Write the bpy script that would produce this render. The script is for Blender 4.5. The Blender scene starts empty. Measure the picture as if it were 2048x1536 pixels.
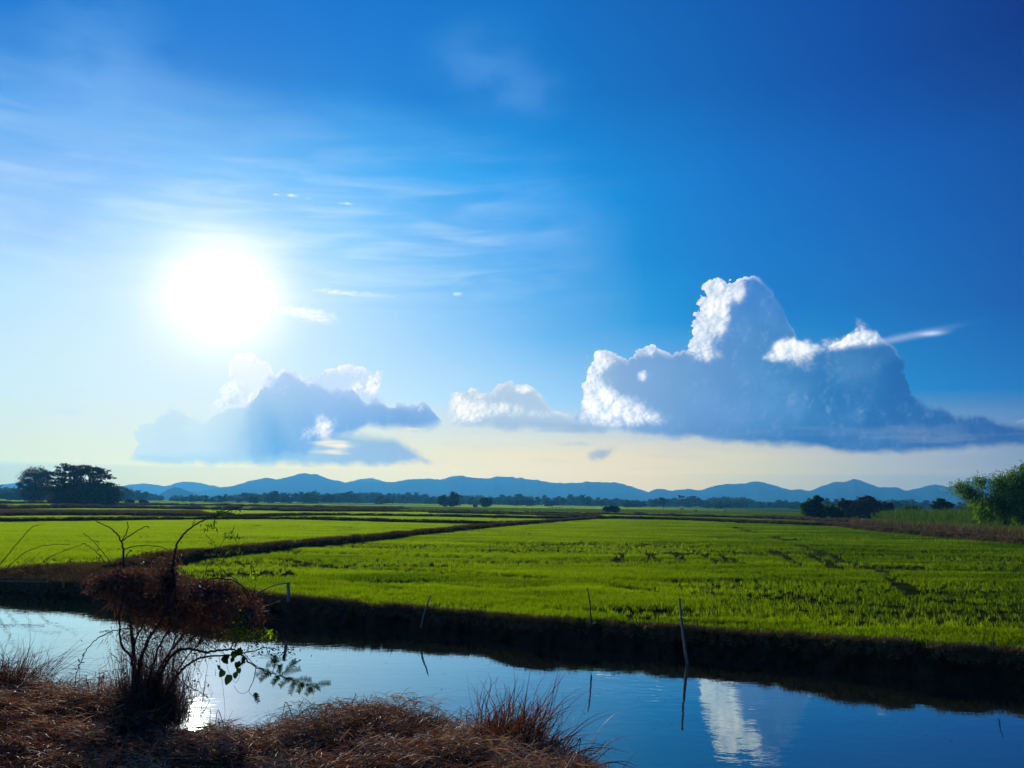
import bpy, bmesh, math, random
import numpy as np
from mathutils import Matrix, Vector

# ------------------------------------------------------------------ camera
F, PITCH, ROLL, ZC = 1547.0, math.atan(238 / 1547.0), math.atan(0.0125), 1.95
sc = bpy.context.scene
_f = (0, math.cos(PITCH), math.sin(PITCH)); _u = (0, -math.sin(PITCH), math.cos(PITCH)); _r = (1, 0, 0)
_c, _s = math.cos(ROLL), math.sin(ROLL)
CR = [_c * a + _s * b for a, b in zip(_r, _u)]
CU = [-_s * a + _c * b for a, b in zip(_r, _u)]
cam_data = bpy.data.cameras.new('camera')
cam_data.sensor_width = 36; cam_data.lens = 36 * F / 2048; cam_data.clip_start = 0.1; cam_data.clip_end = 80000
cam = bpy.data.objects.new('camera', cam_data)
sc.collection.objects.link(cam); sc.camera = cam
_m = Matrix.Identity(4)
for i in range(3):
    _m[i][0] = CR[i]; _m[i][1] = CU[i]; _m[i][2] = -_f[i]
_m[2][3] = ZC
cam.matrix_world = _m


def ray(x, y):
    """direction in the world seen at a pixel of the 2048 x 1536 photograph"""
    a, b = (x - 1024) / F, (768 - y) / F
    d = Vector([_f[i] + a * CR[i] + b * CU[i] for i in range(3)])
    return d.normalized()


def ae(x, y):
    d = ray(x, y)
    return math.degrees(math.atan2(d.x, d.y)), math.degrees(math.asin(d.z))


def gnd(x, y, z=0.0):
    d = ray(x, y); t = (z - ZC) / d.z
    return Vector((d.x * t, d.y * t, z))


def at(x, y, dist):
    """point seen at a pixel, at horizontal distance dist along +Y"""
    d = ray(x, y); t = dist / d.y
    return Vector((d.x * t, dist, ZC + d.z * t))


def lin(c):
    return [((v / 255) / 12.92 if v / 255 <= 0.04045 else ((v / 255 + 0.055) / 1.055) ** 2.4) for v in c]


# ------------------------------------------------------------------ sky and light
sc.render.engine = 'CYCLES'
sc.view_settings.view_transform = 'Standard'
sc.view_settings.look = 'None'
sc.view_settings.gamma = 1; sc.view_settings.exposure = 0
sc.view_settings.use_curve_mapping = False
sc.cycles.use_denoising = True
sc.cycles.max_bounces = 8; sc.cycles.diffuse_bounces = 2; sc.cycles.glossy_bounces = 3
sc.cycles.transmission_bounces = 4; sc.cycles.volume_bounces = 0; sc.cycles.transparent_max_bounces = 8
sc.cycles.sample_clamp_indirect = 4

SUN_AZ, SUN_EL = -21.0, 14.3
HAZE_DENSITY, HAZE_LIGHT = 3.2e-4, (0.060, 0.32, 0.60)
world = bpy.data.worlds.new('World'); sc.world = world; world.use_nodes = True
WT = world.node_tree; WT.nodes.clear()


class V:
    """one value or vector socket of a node tree, with arithmetic"""
    def __init__(s, sock): s.s = sock
    def _m(s, op, *o):
        n = CUR[0].nodes.new('ShaderNodeMath'); n.operation = op
        for k, v in enumerate((s,) + o):
            if isinstance(v, V): CUR[0].links.new(v.s, n.inputs[k])
            else: n.inputs[k].default_value = v
        return V(n.outputs[0])
    def __add__(s, o): return s._m('ADD', o)
    __radd__ = __add__
    def __sub__(s, o): return s._m('SUBTRACT', o)
    def __rsub__(s, o): return (s * -1.0) + o
    def __mul__(s, o): return s._m('MULTIPLY', o)
    __rmul__ = __mul__
    def __truediv__(s, o): return s._m('DIVIDE', o)
    def __rtruediv__(s, o): return (s * 0.0 + o)._m('DIVIDE', s)
    def max(s, o): return s._m('MAXIMUM', o)
    def min(s, o): return s._m('MINIMUM', o)


CUR = [WT]


def node(kind, **kw):
    n = CUR[0].nodes.new(kind)
    for k, v in kw.items():
        if k.startswith('i_'):
            inp = n.inputs[int(k[2:])] if k[2:].isdigit() else n.inputs[k[2:].replace('_', ' ')]
            if isinstance(v, V): CUR[0].links.new(v.s, inp)
            else: inp.default_value = v
        else: setattr(n, k, v)
    return n


def step(v, a, b, lo=0.0, hi=1.0, smooth=True):
    n = node('ShaderNodeMapRange', interpolation_type='SMOOTHSTEP' if smooth else 'LINEAR')
    for k, q in enumerate((v, a, b, lo, hi)):
        if isinstance(q, V): CUR[0].links.new(q.s, n.inputs[k])
        else: n.inputs[k].default_value = q
    return V(n.outputs[0])


def combine(x, y, z=0.0):
    n = node('ShaderNodeCombineXYZ')
    for k, q in enumerate((x, y, z)):
        if isinstance(q, V): CUR[0].links.new(q.s, n.inputs[k])
        else: n.inputs[k].default_value = q
    return V(n.outputs[0])


def vmath(op, a, b=None, c=None, out=0):
    n = node('ShaderNodeVectorMath', operation=op)
    for k, q in enumerate((a, b, c)):
        if q is None: continue
        if isinstance(q, V): CUR[0].links.new(q.s, n.inputs[k])
        else: n.inputs[k].default_value = q
    return V(n.outputs[out])


def noise(vec, scale, detail=3, rough=0.5, col=False, lac=2.0, dist=0.0):
    n = node('ShaderNodeTexNoise', i_Vector=vec, i_Scale=scale, i_Detail=detail, i_Roughness=rough, i_Lacunarity=lac, i_Distortion=dist)
    return V(n.outputs[1 if col else 0])


def ramp(v, stops, interp='EASE'):
    n = node('ShaderNodeValToRGB'); r = n.color_ramp; r.interpolation = interp
    if isinstance(v, V): CUR[0].links.new(v.s, n.inputs[0])
    while len(r.elements) > 1: r.elements.remove(r.elements[-1])
    for k, (p, c) in enumerate(stops):
        e = r.elements[0] if k == 0 else r.elements.new(p)
        e.position = p; c = list(c) if hasattr(c, '__len__') else [c] * 3
        e.color = (c[0], c[1], c[2], 1)
    return V(n.outputs[0])


def mix(f, a, b, mode='MIX'):
    n = node('ShaderNodeMix', data_type='RGBA', blend_type=mode)
    n.clamp_factor = mode == 'MIX'
    for k, q in ((0, f), (6, a), (7, b)):
        if isinstance(q, V): CUR[0].links.new(q.s, n.inputs[k])
        else:
            n.inputs[k].default_value = (list(q) + [1])[:4] if hasattr(q, '__len__') else q
    return V(n.outputs[2])


def curve(v, pts):
    """piecewise linear function of v through pts"""
    pts = sorted(pts)
    x0, x1 = pts[0][0], pts[-1][0]; ys = [p[1] for p in pts]; y0, y1 = min(ys), max(ys) + 1e-6
    t = step(v, x0, x1, smooth=False)
    n = node('ShaderNodeFloatCurve'); CUR[0].links.new(t.s, n.inputs[1])
    c = n.mapping.curves[0]
    q = [((a - x0) / (x1 - x0), (b - y0) / (y1 - y0)) for a, b in pts]
    while len(c.points) < len(q): c.points.new(0.5, 0.5)
    for p, (a, b) in zip(c.points, q):
        p.location = (a, b); p.handle_type = 'VECTOR'
    n.mapping.update()
    return V(n.outputs[0]) * (y1 - y0) + y0


def px_curve(v, pts): return curve(v, [ae(*p) for p in pts])


def blob(P, x, y, rx, ry, w=1.0, rot=0.0):
    """soft round patch of sky centred on the direction of pixel x, y; radii in pixels"""
    a, e = ae(x, y); k = 0.0365
    c, s = math.cos(math.radians(rot)), math.sin(math.radians(rot))
    if rot:
        n = node('ShaderNodeVectorRotate', rotation_type='Z_AXIS', i_Vector=P); n.inputs['Center'].default_value = (a, e, 0)
        n.inputs['Angle'].default_value = -math.radians(rot); P = V(n.outputs[0])
    q = vmath('MULTIPLY_ADD', P, (1 / (rx * k), 1 / (ry * k), 0), (-a / (rx * k), -e / (ry * k), 0))
    d = vmath('DOT_PRODUCT', q, q, out=1)
    n = node('ShaderNodeMath', operation='POWER'); n.inputs[0].default_value = 0.3679; CUR[0].links.new(d.s, n.inputs[1])
    return V(n.outputs[0]) * w if w != 1.0 else V(n.outputs[0])


def blobs(P, lst):
    t = None
    for b in lst:
        v = blob(P, *b); t = v if t is None else t + v
    return t


def build_sky():
    tc = node('ShaderNodeTexCoord'); D = V(tc.outputs['Generated'])
    sep = node('ShaderNodeSeparateXYZ', i_0=D)
    X, Y, Z = (V(o) for o in sep.outputs)
    az = X._m('ARCTAN2', Y) * 57.29578
    el = Z.min(1.0).max(-1.0)._m('ARCSINE') * 57.29578
    P = combine(az, el)
    sd = (math.sin(math.radians(SUN_AZ)) * math.cos(math.radians(SUN_EL)), math.cos(math.radians(SUN_AZ)) * math.cos(math.radians(SUN_EL)), math.sin(math.radians(SUN_EL)))
    gam = vmath('DOT_PRODUCT', D, sd, out=1).min(1.0)._m('ARCCOSINE') * 57.29578

    nish = node('ShaderNodeTexSky', sky_type='NISHITA', sun_disc=False)
    nish.sun_elevation = math.radians(SUN_EL); nish.sun_rotation = math.radians(SUN_AZ)
    nish.dust_density = 0.6; nish.ozone_density = 3
    # clear-air colour by elevation (rows) and azimuth (stops at azimuths of the sky)
    AZ = [-60, -34, -25, -12, 0, 10, 17, 26, 36, 60, 100]
    rows = [
        (0.0, [(170,195,195),(205,220,190),(224,226,186),(230,222,184),(228,214,174),(216,204,166),(192,190,160),(156,168,168),(135,158,180),(110,140,170),(90,125,160)]),
        (3.5, [(170,200,210),(208,226,208),(226,230,198),(226,226,194),(230,220,184),(224,211,176),(206,203,178),(165,180,185),(112,145,178),(90,135,175),(80,120,165)]),
        (7.5, [(150,195,220),(198,228,238),(205,232,242),(198,228,244),(168,212,240),(130,190,232),(96,166,212),(44,136,196),(14,114,184),(10,104,172),(8,90,158)]),
        (13., [(130,185,225),(182,222,244),(196,228,248),(168,214,246),(118,186,238),(46,150,214),(0,124,198),(0,112,184),(0,92,168),(0,84,158),(0,72,145)]),
        (18., [(100,170,225),(150,198,244),(160,214,248),(132,200,246),(78,168,234),(10,134,208),(0,120,198),(0,105,184),(0,86,162),(0,80,155),(0,70,142)]),
        (23., [(70,150,220),(92,166,236),(104,184,242),(74,176,242),(26,154,232),(0,130,208),(0,112,194),(0,97,180),(0,78,155),(0,72,148),(0,64,136)]),
        (29., [(10,110,195),(0,118,205),(0,122,208),(0,126,210),(0,120,202),(0,106,186),(0,94,175),(0,78,160),(0,58,130),(0,55,126),(0,50,118)]),
        (45., [(10,95,180),(5,98,185),(5,98,188),(0,95,185),(0,90,178),(0,82,168),(0,75,158),(0,66,148),(0,58,134),(0,55,128),(0,50,120)]),
        (90., [(0,60,130)] * 11)]
    wv = noise(combine(az * 0.05, el * 0.12), 1.0, 2, 0.5)
    tx = step(az, -60, 100, smooth=False)
    el2 = el + (wv - 0.5) * 5.0 * step(el, 4, 14)
    cur = None
    for k, (e, cols) in enumerate(rows):
        c = ramp(tx, [((a + 60) / 160, lin(q)) for a, q in zip(AZ, cols)], 'LINEAR')
        cur = c if cur is None else mix(step(el2, rows[k - 1][0], e, smooth=False), cur, c)
    base = cur
    cut = step(az, 9.0, 12.5, 11.8, 18.6)               # top of the belt of the sky that holds cumulus
    high = step(el - cut, 0.0, 3.0) * (1.0 - step(az, -6.0, 13.0) * (1.0 - step(el, 20, 26)))
    # thin high veil with long soft streaks, brighter towards the sun
    st = noise(combine(az * 0.07, el * 0.5 - az * 0.03), 1.6, 4, 0.55, dist=0.6)
    veil = step(st, 0.35, 0.85) * blobs(P, [(300, 430, 620, 160, 0.55), (900, 480, 330, 90, 0.4), (420, 640, 620, 90, 0.3)])
    cur = mix(veil * high, cur, lin((206, 232, 250)))
    lil = blobs(P, [(190, 130, 120, 120, 0.42), (240, 260, 130, 90, 0.32), (150, 270, 90, 60, 0.35), (960, 120, 110, 60, 0.30), (1050, 190, 90, 40, 0.25), (60, 430, 110, 60, 0.35),
                    (1130, 440, 170, 80, 0.30, -25), (1010, 470, 150, 42, 0.45, -12), (1260, 500, 140, 60, 0.22, -18), (880, 490, 60, 16, 0.3, -8), (1050, 490, 60, 22, 0.35, 8)])
    lil = lil * step(noise(combine(az * 0.3, el * 0.6), 1.0, 3), 0.25, 0.6, 0.45, 1.0)
    cur = mix(lil * high, cur, lin((112, 176, 238)))
    # little scraps of cirrus
    fr = noise(combine(az * 2.2, el * 5.0), 1.0, 4, 0.6)
    scr = blobs(P, [(552, 389, 8, 3.5, 0.6), (585, 391, 13, 4, 0.75), (617, 396, 9, 5, 0.4), (692, 407, 18, 4, 0.6), (660, 583, 50, 7, 0.5), (745, 590, 70, 9, 0.42),
                    (915, 588, 14, 6, 0.6), (600, 622, 70, 12, 0.6), (640, 640, 50, 14, 0.5)])
    cur = mix(step(scr * (fr * 1.6), 0.15, 0.8), cur, lin((236, 246, 255)))

    upper = cur
    cur = base
    # --- cumulus: cauliflower edges from two sizes of cells
    w1 = noise(P, 0.45, 3, 0.6, col=True)
    Pw = vmath('ADD', P, vmath('MULTIPLY', vmath('SUBTRACT', w1, (0.5, 0.5, 0.5)), (1.1, 0.8, 0)))

    def cells(Q):
        n = node('ShaderNodeTexVoronoi', feature='F1', i_Vector=Q, i_Scale=0.72, i_Detail=3.6, i_Roughness=0.56, i_Lacunarity=2.2)
        n.normalize = True
        return 1.0 - V(n.outputs[0]) * 1.4
    bil = cells(Pw)
    sh = cells(vmath('ADD', Pw, (-0.22, 0.06, 0)))
    relief = bil - sh
    w2 = node('ShaderNodeSeparateXYZ', i_0=Pw); az2, elw = V(w2.outputs[0]), V(w2.outputs[1])
    el_n = elw - (bil - 0.5) * 1.7          # billows push the outline outwards
    soft_n = noise(P, 0.35, 4, 0.55)

    rayv = (az - SUN_AZ)._m('ARCTAN2', (SUN_EL - el)) * 57.29578   # direction round the sun, 0 is straight down
    shafts = ramp(step(rayv + (soft_n - 0.5) * 14.0, -40, 70, smooth=False), [(0, 0.75), (.12, 0.8), (.22, .5), (.30, .9), (.38, .75), (.44, .62), (.50, .12), (.56, .05), (.62, .22), (.72, .06), (.85, 0), (1, 0)])

    def cloud(cur, top, bottom, body, light, softtop, softbot=0.8, fade=None, jag=1.0, rim=None, warm=(255, 255, 255), shade=(150, 188, 226), opac=1.0, gate=1.0):
        ew = el + (el_n - el) * jag
        T = px_curve(az2 + (bil - 0.55) * (1.5 * jag), top); B = px_curve(az, bottom)
        s = T - ew
        m = step(s, 0.0, softtop) * step(el - B + (soft_n - 0.5) * 1.6, 0.0, softbot)
        if isinstance(gate, V): m = m * gate
        if opac != 1.0: m = m * opac
        cur = mix(m, cur, mix(step(relief * 0.8 + (bil - 0.55) * 0.5, 0.0, 0.5) * 0.22, body, lin((196, 218, 240))))
        if light is not None:
            L = light * 0.8 + relief * 0.6 + (bil - 0.6) * 0.6
            lm = step(L, 0.05, 1.05) * step(light, 0.02, 0.6)
            if rim is not None:
                edge = (1.0 - step(s, 0.05, 0.62)) * rim
                lm = lm.max(edge)
            lit = mix(step(relief * 1.1 + (bil - 0.55) * 0.9, -0.45, 0.30), lin(shade), lin(warm))
            cur = mix(lm * m, cur, lit)
        return cur

    # pale small tower behind the left bank of cloud
    gateC = 1.0 - step(az, -5.6, -4.7)
    bodyC = ramp(step(az, ae(265, 850)[0], ae(900, 850)[0], smooth=False),
                 [(0, lin((190, 216, 224))), (.22, lin((170, 208, 228))), (.42, lin((96, 164, 212))), (.6, lin((108, 164, 216))), (.85, lin((92, 148, 204))), (1, lin((104, 158, 210)))], 'LINEAR')
    bodyC = mix(step(el, 4.0, 10.5), bodyC, mix(0.5, bodyC, lin((206, 226, 244))))
    lowC = mix(step(az, ae(300, 900)[0], ae(860, 900)[0]), lin((150, 200, 222)), lin((142, 178, 206)))
    cur = cloud(cur, [(200, 960), (262, 900), (330, 870), (500, 850), (640, 850), (700, 858), (790, 870), (830, 890), (872, 925), (895, 960)],
                [(200, 925), (265, 928), (420, 936), (600, 936), (700, 934), (780, 936), (850, 935), (900, 930)], lowC, None, 0.9, 0.6, jag=0.5)
    cur = cloud(cur, [(380, 860), (425, 805), (450, 770), (458, 725), (472, 706), (505, 712), (540, 724), (556, 770), (590, 830), (640, 900)],
                [(380, 850), (640, 850)], lin((216, 232, 246)), blobs(P, [(470, 788, 40, 28, .9), (452, 745, 14, 44, .8), (440, 800, 30, 18, .7)]), 0.10, 0.8,
                rim=blobs(P, [(480, 730, 70, 60, 1.0)]))
    cur = cloud(cur, [(560, 850), (600, 770), (620, 750), (655, 740), (705, 737), (745, 742), (764, 736), (764, 756), (768, 800), (800, 870)],
                [(560, 850), (800, 845)], lin((190, 216, 240)), blobs(P, [(750, 760, 26, 26, 1.0), (722, 778, 26, 14, .8), (690, 745, 60, 10, .4)]), 0.10, 0.8,
                rim=blobs(P, [(690, 750, 110, 40, 0.9)]))
    cur = cloud(cur, [(230, 960), (262, 905), (290, 850), (320, 828), (350, 822), (385, 830), (405, 852), (430, 838), (480, 805), (515, 790), (530, 768), (545, 752), (565, 748), (580, 740), (597, 744), (608, 757), (618, 764), (632, 761), (646, 769), (658, 779), (678, 776), (690, 787), (708, 784),
                      (722, 797), (736, 806), (750, 797), (766, 800), (778, 811), (796, 806), (812, 813), (832, 817), (846, 809), (860, 816), (872, 830), (884, 842), (892, 858), (898, 880)],
                [(230, 925), (400, 925), (610, 925), (640, 888), (700, 880), (740, 864), (770, 866), (800, 862), (880, 860), (912, 852)], bodyC,
                blobs(P, [(648, 855, 22, 24, 1.0), (612, 868, 16, 14, .5), (385, 858, 18, 14, .5), (842, 815, 10, 12, .6), (700, 790, 60, 12, .25), (560, 775, 40, 18, .3)]), 0.12, 0.8,
                rim=blobs(P, [(575, 760, 90, 30, 1.0), (500, 800, 50, 26, 1.0), (350, 830, 80, 20, 0.5), (800, 806, 90, 14, .45)]), jag=1.1, gate=gateC)
    # gap of lit cream sky under the left bank
    gap = blobs(P, [(668, 888, 48, 9, 1.1), (668, 905, 60, 6, .8), (800, 858, 90, 6, .6), (650, 868, 16, 10, .6)]) * (noise(combine(az * 0.5, el * 2.5), 1.0, 3) * 1.7)
    cur = mix(step(gap, 0.25, 0.95), cur, lin((240, 232, 205)))
    # light shafts below the sun where they cross the shaded cloud
    sm = shafts * step(el, 1.2, 3.5) * (1.0 - step(el, 8.5, 12)) * (1.0 - step(gam, 9, 16.0, smooth=False))
    cur = mix(sm * 0.7, cur, lin((205, 230, 232)))

    left = cur
    cur = base
    # middle bank
    midbody = mix(step(el, 4.6, 6.6), lin((128, 160, 192)), lin((172, 196, 216)))
    cur = cloud(cur, [(860, 900), (876, 846), (895, 804), (925, 782), (945, 776), (965, 782), (1000, 776), (1030, 772), (1055, 774), (1072, 786), (1090, 800), (1112, 818), (1140, 832), (1170, 842), (1230, 870)],
                [(860, 846), (900, 856), (1000, 866), (1100, 870), (1180, 872), (1230, 868)], midbody,
                blobs(P, [(918, 815, 32, 34, 1.2), (950, 825, 36, 20, 1.0), (1010, 818, 46, 16, .9), (960, 785, 40, 12, .8), (1045, 778, 26, 10, .9), (1085, 828, 30, 10, .7), (900, 845, 20, 12, .7)]), 0.12, 0.8,
                rim=blobs(P, [(930, 790, 60, 40, 1.0), (1040, 780, 50, 20, .8), (1110, 825, 40, 20, .6)]), warm=(252, 250, 242), shade=(168, 196, 216), gate=step(az, -5.1, -4.0))
    # great cloud on the right
    bodyA = ramp(step(az, ae(1160, 750)[0], ae(2048, 850)[0], smooth=False),
                 [(0, lin((158, 188, 212))), (.12, lin((128, 166, 206))), (.3, lin((100, 148, 198))), (.45, lin((78, 138, 192))), (.6, lin((46, 120, 178))), (.75, lin((26, 104, 166))), (1, lin((10, 84, 152)))], 'LINEAR')
    bodyA = mix(step(el, 9.0, 17.0) * 0.55, bodyA, lin((20, 112, 200)))
    bodyA = mix(step(el, 7.0, 3.6) * 0.5 * step(az, 6, 14), bodyA, lin((24, 92, 150)))
    bodyA = mix(step(soft_n, 0.35, 0.8) * 0.22, bodyA, lin((128, 176, 222)))
    cur = cloud(cur, [(1120, 900), (1150, 840), (1160, 770), (1176, 730), (1200, 708), (1225, 706), (1255, 718), (1280, 690), (1300, 688), (1320, 700), (1345, 712), (1372, 702), (1384, 664), (1392, 620),
                      (1408, 570), (1425, 550), (1450, 562), (1482, 556), (1515, 553), (1545, 580), (1575, 630), (1600, 676), (1640, 684), (1690, 668), (1720, 645), (1755, 660), (1785, 690), (1806, 718),
                      (1812, 752), (1822, 790), (1860, 815), (1900, 820), (1926, 842), (1965, 834), (2000, 838), (2050, 854), (2200, 880), (2400, 930)],
                [(1120, 850), (1160, 856), (1250, 874), (1400, 884), (1550, 900), (1680, 912), (1850, 908), (1960, 900), (2100, 898), (2400, 890)], bodyA,
                blobs(P, [(1180, 745, 24, 50, 1.3), (1200, 720, 34, 18, 1.0), (1195, 800, 40, 34, 1.2), (1235, 815, 50, 26, 1.0), (1290, 700, 34, 16, .9), (1285, 752, 10, 12, 1.1), (1290, 830, 36, 14, .6), (1245, 845, 90, 16, .5),
                          (1425, 575, 22, 30, 1.4), (1412, 625, 30, 40, 1.4), (1400, 670, 26, 26, 1.3), (1385, 695, 22, 10, 1.1), (1468, 580, 22, 24, 1.2), (1442, 640, 18, 34, 1.0), (1412, 712, 28, 14, .7),
                          (1575, 700, 26, 18, 1.4), (1600, 695, 34, 16, 1.1), (1650, 688, 50, 14, 1.0), (1720, 668, 40, 18, 1.2), (1760, 676, 50, 10, .8), (1610, 730, 34, 20, .5), (1545, 715, 20, 8, 1.0)]),
                step(az, ae(1480, 600)[0], ae(1560, 600)[0], 0.10, 0.62), 0.7,
                rim=blobs(P, [(1180, 740, 60, 70, 1.0), (1290, 695, 60, 30, .9), (1410, 620, 60, 80, 1.0), (1480, 565, 40, 30, .8), (1680, 675, 130, 40, .75)]), shade=(160, 192, 222))
    cur = mix(step(blobs(P, [(1175, 856, 60, 9, .8), (1110, 862, 70, 6, .6), (1330, 876, 120, 8, .5), (905, 850, 26, 8, .3)]) * (soft_n * 1.2 + 0.3), 0.15, 0.9) * 0.8, cur, lin((150, 178, 204)))
    # tail streak and small dark scrap
    cur = mix(blobs(P, [(1800, 676, 70, 6, .35, 8), (1864, 667, 18, 4, .7)]), cur, lin((205, 222, 244)))
    cur = mix(step(blobs(P, [(1192, 913, 22, 12, .8), (1212, 906, 26, 9, .5), (1150, 888, 60, 7, .5), (1230, 895, 20, 8, .3)]) * (noise(P, 1.4, 4, 0.6) * 2.0 + 0.1), 0.2, 1.1) * 0.75, cur, lin((140, 165, 192)))
    low = step(noise(combine(az * 0.12, el * 0.9), 1.0, 4, 0.5), 0.5, 0.75) * step(el, 0.0, 1.0) * (1.0 - step(el, 3.5, 7))
    cur = mix(low * 0.3, cur, lin((176, 190, 196)))

    right = cur
    # aureole of the sun in the moist air
    g = step(gam, 8.2, 1.2); g2 = step(gam, 26, 2.0)
    gk = V(node('ShaderNodeMath', operation='POWER', i_0=2.71828, i_1=gam * gam * (-1 / 3.7 ** 2)).outputs[0])
    gw = V(node('ShaderNodeMath', operation='POWER', i_0=2.71828, i_1=gam * (-1 / 5.0)).outputs[0])
    core = step(gam, 1.4, 0.2); w_ = g2._m('POWER', 2.2)
    glow = combine(w_ * 0.06 + gw * 0.30 + gk * 1.05 + core * 9.0, w_ * 0.07 + gw * 0.14 + gk * 0.72 + core * 8.0, w_ * 0.08 + gw * 0.14 + gk * 0.76 + core * 6.5)
    glow = vmath('ADD', glow, vmath('MULTIPLY', V(nish.outputs[0]), (0.0003, 0.0004, 0.0005)))

    # the haze box dims and tints what lies behind it: the sky above the haze is that much brighter
    s_el = el.max(0.05) * 0.0174533
    T = V(node('ShaderNodeMath', operation='POWER', i_0=2.71828, i_1=(222.0 / s_el._m('SINE')).min(5600.0) * (-HAZE_DENSITY)).outputs[0])
    Ti = 1.0 / T; fog = vmath('SCALE', HAZE_LIGHT); CUR[0].links.new(((1.0 - T) * (0.70 + 0.62 * V(node('ShaderNodeMath', operation='POWER', i_0=2.71828, i_1=gam * (-1 / 22.0)).outputs[0]))).s, fog.s.node.inputs['Scale'])

    def shader(c):
        c = vmath('MAXIMUM', vmath('SUBTRACT', c, fog), (0, 0, 0)); c = vmath('SCALE', c); WT.links.new(Ti.s, c.s.node.inputs['Scale'])
        return node('ShaderNodeBackground', i_Color=vmath('MULTIPLY', vmath('ADD', c, glow), (10, 10, 10)), i_Strength=0.1).outputs[0]

    def pick(f, a, b):
        n = node('ShaderNodeMixShader', i_0=f); WT.links.new(a, n.inputs[1]); WT.links.new(b, n.inputs[2])
        return n.outputs[0]
    belt = el._m('LESS_THAN', cut) * el._m('GREATER_THAN', -1.5)
    return pick(belt, shader(upper), pick(az._m('GREATER_THAN', -5.15) * az._m('LESS_THAN', 90.0), shader(left), shader(right)))


sky_out = build_sky()
wo = node('ShaderNodeOutputWorld'); WT.links.new(sky_out, wo.inputs[0])
world.cycles.sampling_method = 'MANUAL'; world.cycles.sample_map_resolution = 256
sc.cycles.use_adaptive_sampling = True; sc.cycles.adaptive_threshold = 0.015; sc.cycles.adaptive_min_samples = 8

sun_data = bpy.data.lights.new('sun', 'SUN'); sun_data.energy = 5.0; sun_data.angle = math.radians(0.53); sun_data.color = (1.0, 0.89, 0.72)
sun = bpy.data.objects.new('sun', sun_data); sc.collection.objects.link(sun)
sun.rotation_euler = Vector((math.sin(math.radians(SUN_AZ)) * math.cos(math.radians(SUN_EL)), math.cos(math.radians(SUN_AZ)) * math.cos(math.radians(SUN_EL)),
                             math.sin(math.radians(SUN_EL)))).to_track_quat('Z', 'Y').to_euler()
sun.location = (0, 0, 30)

# ------------------------------------------------------------------ helpers
rng = np.random.default_rng(7)
random.seed(11)
COL = sc.collection


def tag(o, label=None, cat=None, group=None, kind=None):
    for k, v in (('label', label), ('category', cat), ('group', group), ('kind', kind)):
        if v: o[k] = v
    return o


def empty(name, loc, label=None, cat=None, group=None, rz=0.0):
    o = bpy.data.objects.new(name, None); COL.objects.link(o)
    o.location = loc; o.rotation_euler = (0, 0, rz); o.empty_display_size = 0.3
    return tag(o, label, cat, group)


def mesh_np(name, v, f, mat, tint=None, smooth=False):
    """mesh from numpy arrays; f is (n,3) or (n,4)"""
    v = np.asarray(v, dtype=np.float32); f = np.asarray(f, dtype=np.int32); k = f.shape[1]
    me = bpy.data.meshes.new(name)
    me.vertices.add(len(v)); me.vertices.foreach_set('co', v.ravel())
    me.loops.add(f.size); me.loops.foreach_set('vertex_index', f.ravel())
    me.polygons.add(len(f)); me.polygons.foreach_set('loop_start', np.arange(0, f.size, k, dtype=np.int32))
    if smooth: me.polygons.foreach_set('use_smooth', np.ones(len(f), dtype=bool))
    if tint is not None:
        a = me.attributes.new('tint', 'FLOAT', 'POINT'); a.data.foreach_set('value', np.asarray(tint, dtype=np.float32))
    me.materials.append(mat); me.update(calc_edges=True)
    return me


def obj(name, me, parent=None, loc=None):
    o = bpy.data.objects.new(name, me); COL.objects.link(o)
    if parent is not None: o.parent = parent
    if loc is not None: o.location = loc
    return o


def ribbons(paths, width, side=None):
    """flat curved strips: paths (N,S,3), width (N,) -> verts, quads, index of strip per vertex"""
    N, S, _ = paths.shape
    if side is None:
        side = rng.normal(size=(N, 3)); side[:, 2] *= 0.4
    d = paths[:, -1] - paths[:, 0]
    side = side - d * (np.sum(side * d, 1) / (np.sum(d * d, 1) + 1e-9))[:, None]
    side /= np.linalg.norm(side, axis=1)[:, None] + 1e-9
    t = np.linspace(0, 1, S)
    w = (1.0 - 0.85 * t ** 2)[None, :, None] * np.asarray(width)[:, None, None] * 0.5
    a = paths + side[:, None, :] * w; b = paths - side[:, None, :] * w
    v = np.stack([a, b], 2).reshape(-1, 3)
    base = (np.arange(N) * S * 2)[:, None] + (np.arange(S - 1) * 2)[None, :]
    f = np.stack([base, base + 1, base + 3, base + 2], -1).reshape(-1, 4)
    return v, f, np.repeat(np.arange(N), S * 2)


def tubes(lst, sides=5):
    """lst of (points, radii) -> verts, quads"""
    V_, F_, n = [], [], 0
    for pts, rad in lst:
        pts = np.asarray(pts, float); S = len(pts)
        rad = np.linspace(rad[0], rad[1], S) if len(rad) == 2 else np.asarray(rad)
        tn = np.gradient(pts, axis=0); tn /= np.linalg.norm(tn, axis=1)[:, None] + 1e-9
        up = np.array([0.3, 1.0, 0.2]) if abs(tn[0][1]) < 0.8 else np.array([1.0, 0, 0.1])
        a = np.cross(tn, up); a /= np.linalg.norm(a, axis=1)[:, None] + 1e-9; b = np.cross(tn, a)
        th = np.linspace(0, 2 * math.pi, sides, endpoint=False)
        ring = pts[:, None] + rad[:, None, None] * (np.cos(th)[None, :, None] * a[:, None] + np.sin(th)[None, :, None] * b[:, None])
        V_.append(ring.reshape(-1, 3))
        i = np.arange(S - 1)[:, None] * sides; j = np.arange(sides)[None, :]
        F_.append((np.stack([i + j, i + (j + 1) % sides, i + sides + (j + 1) % sides, i + sides + j], -1) + n).reshape(-1, 4))
        n += S * sides
    return np.concatenate(V_), np.concatenate(F_)


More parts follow.
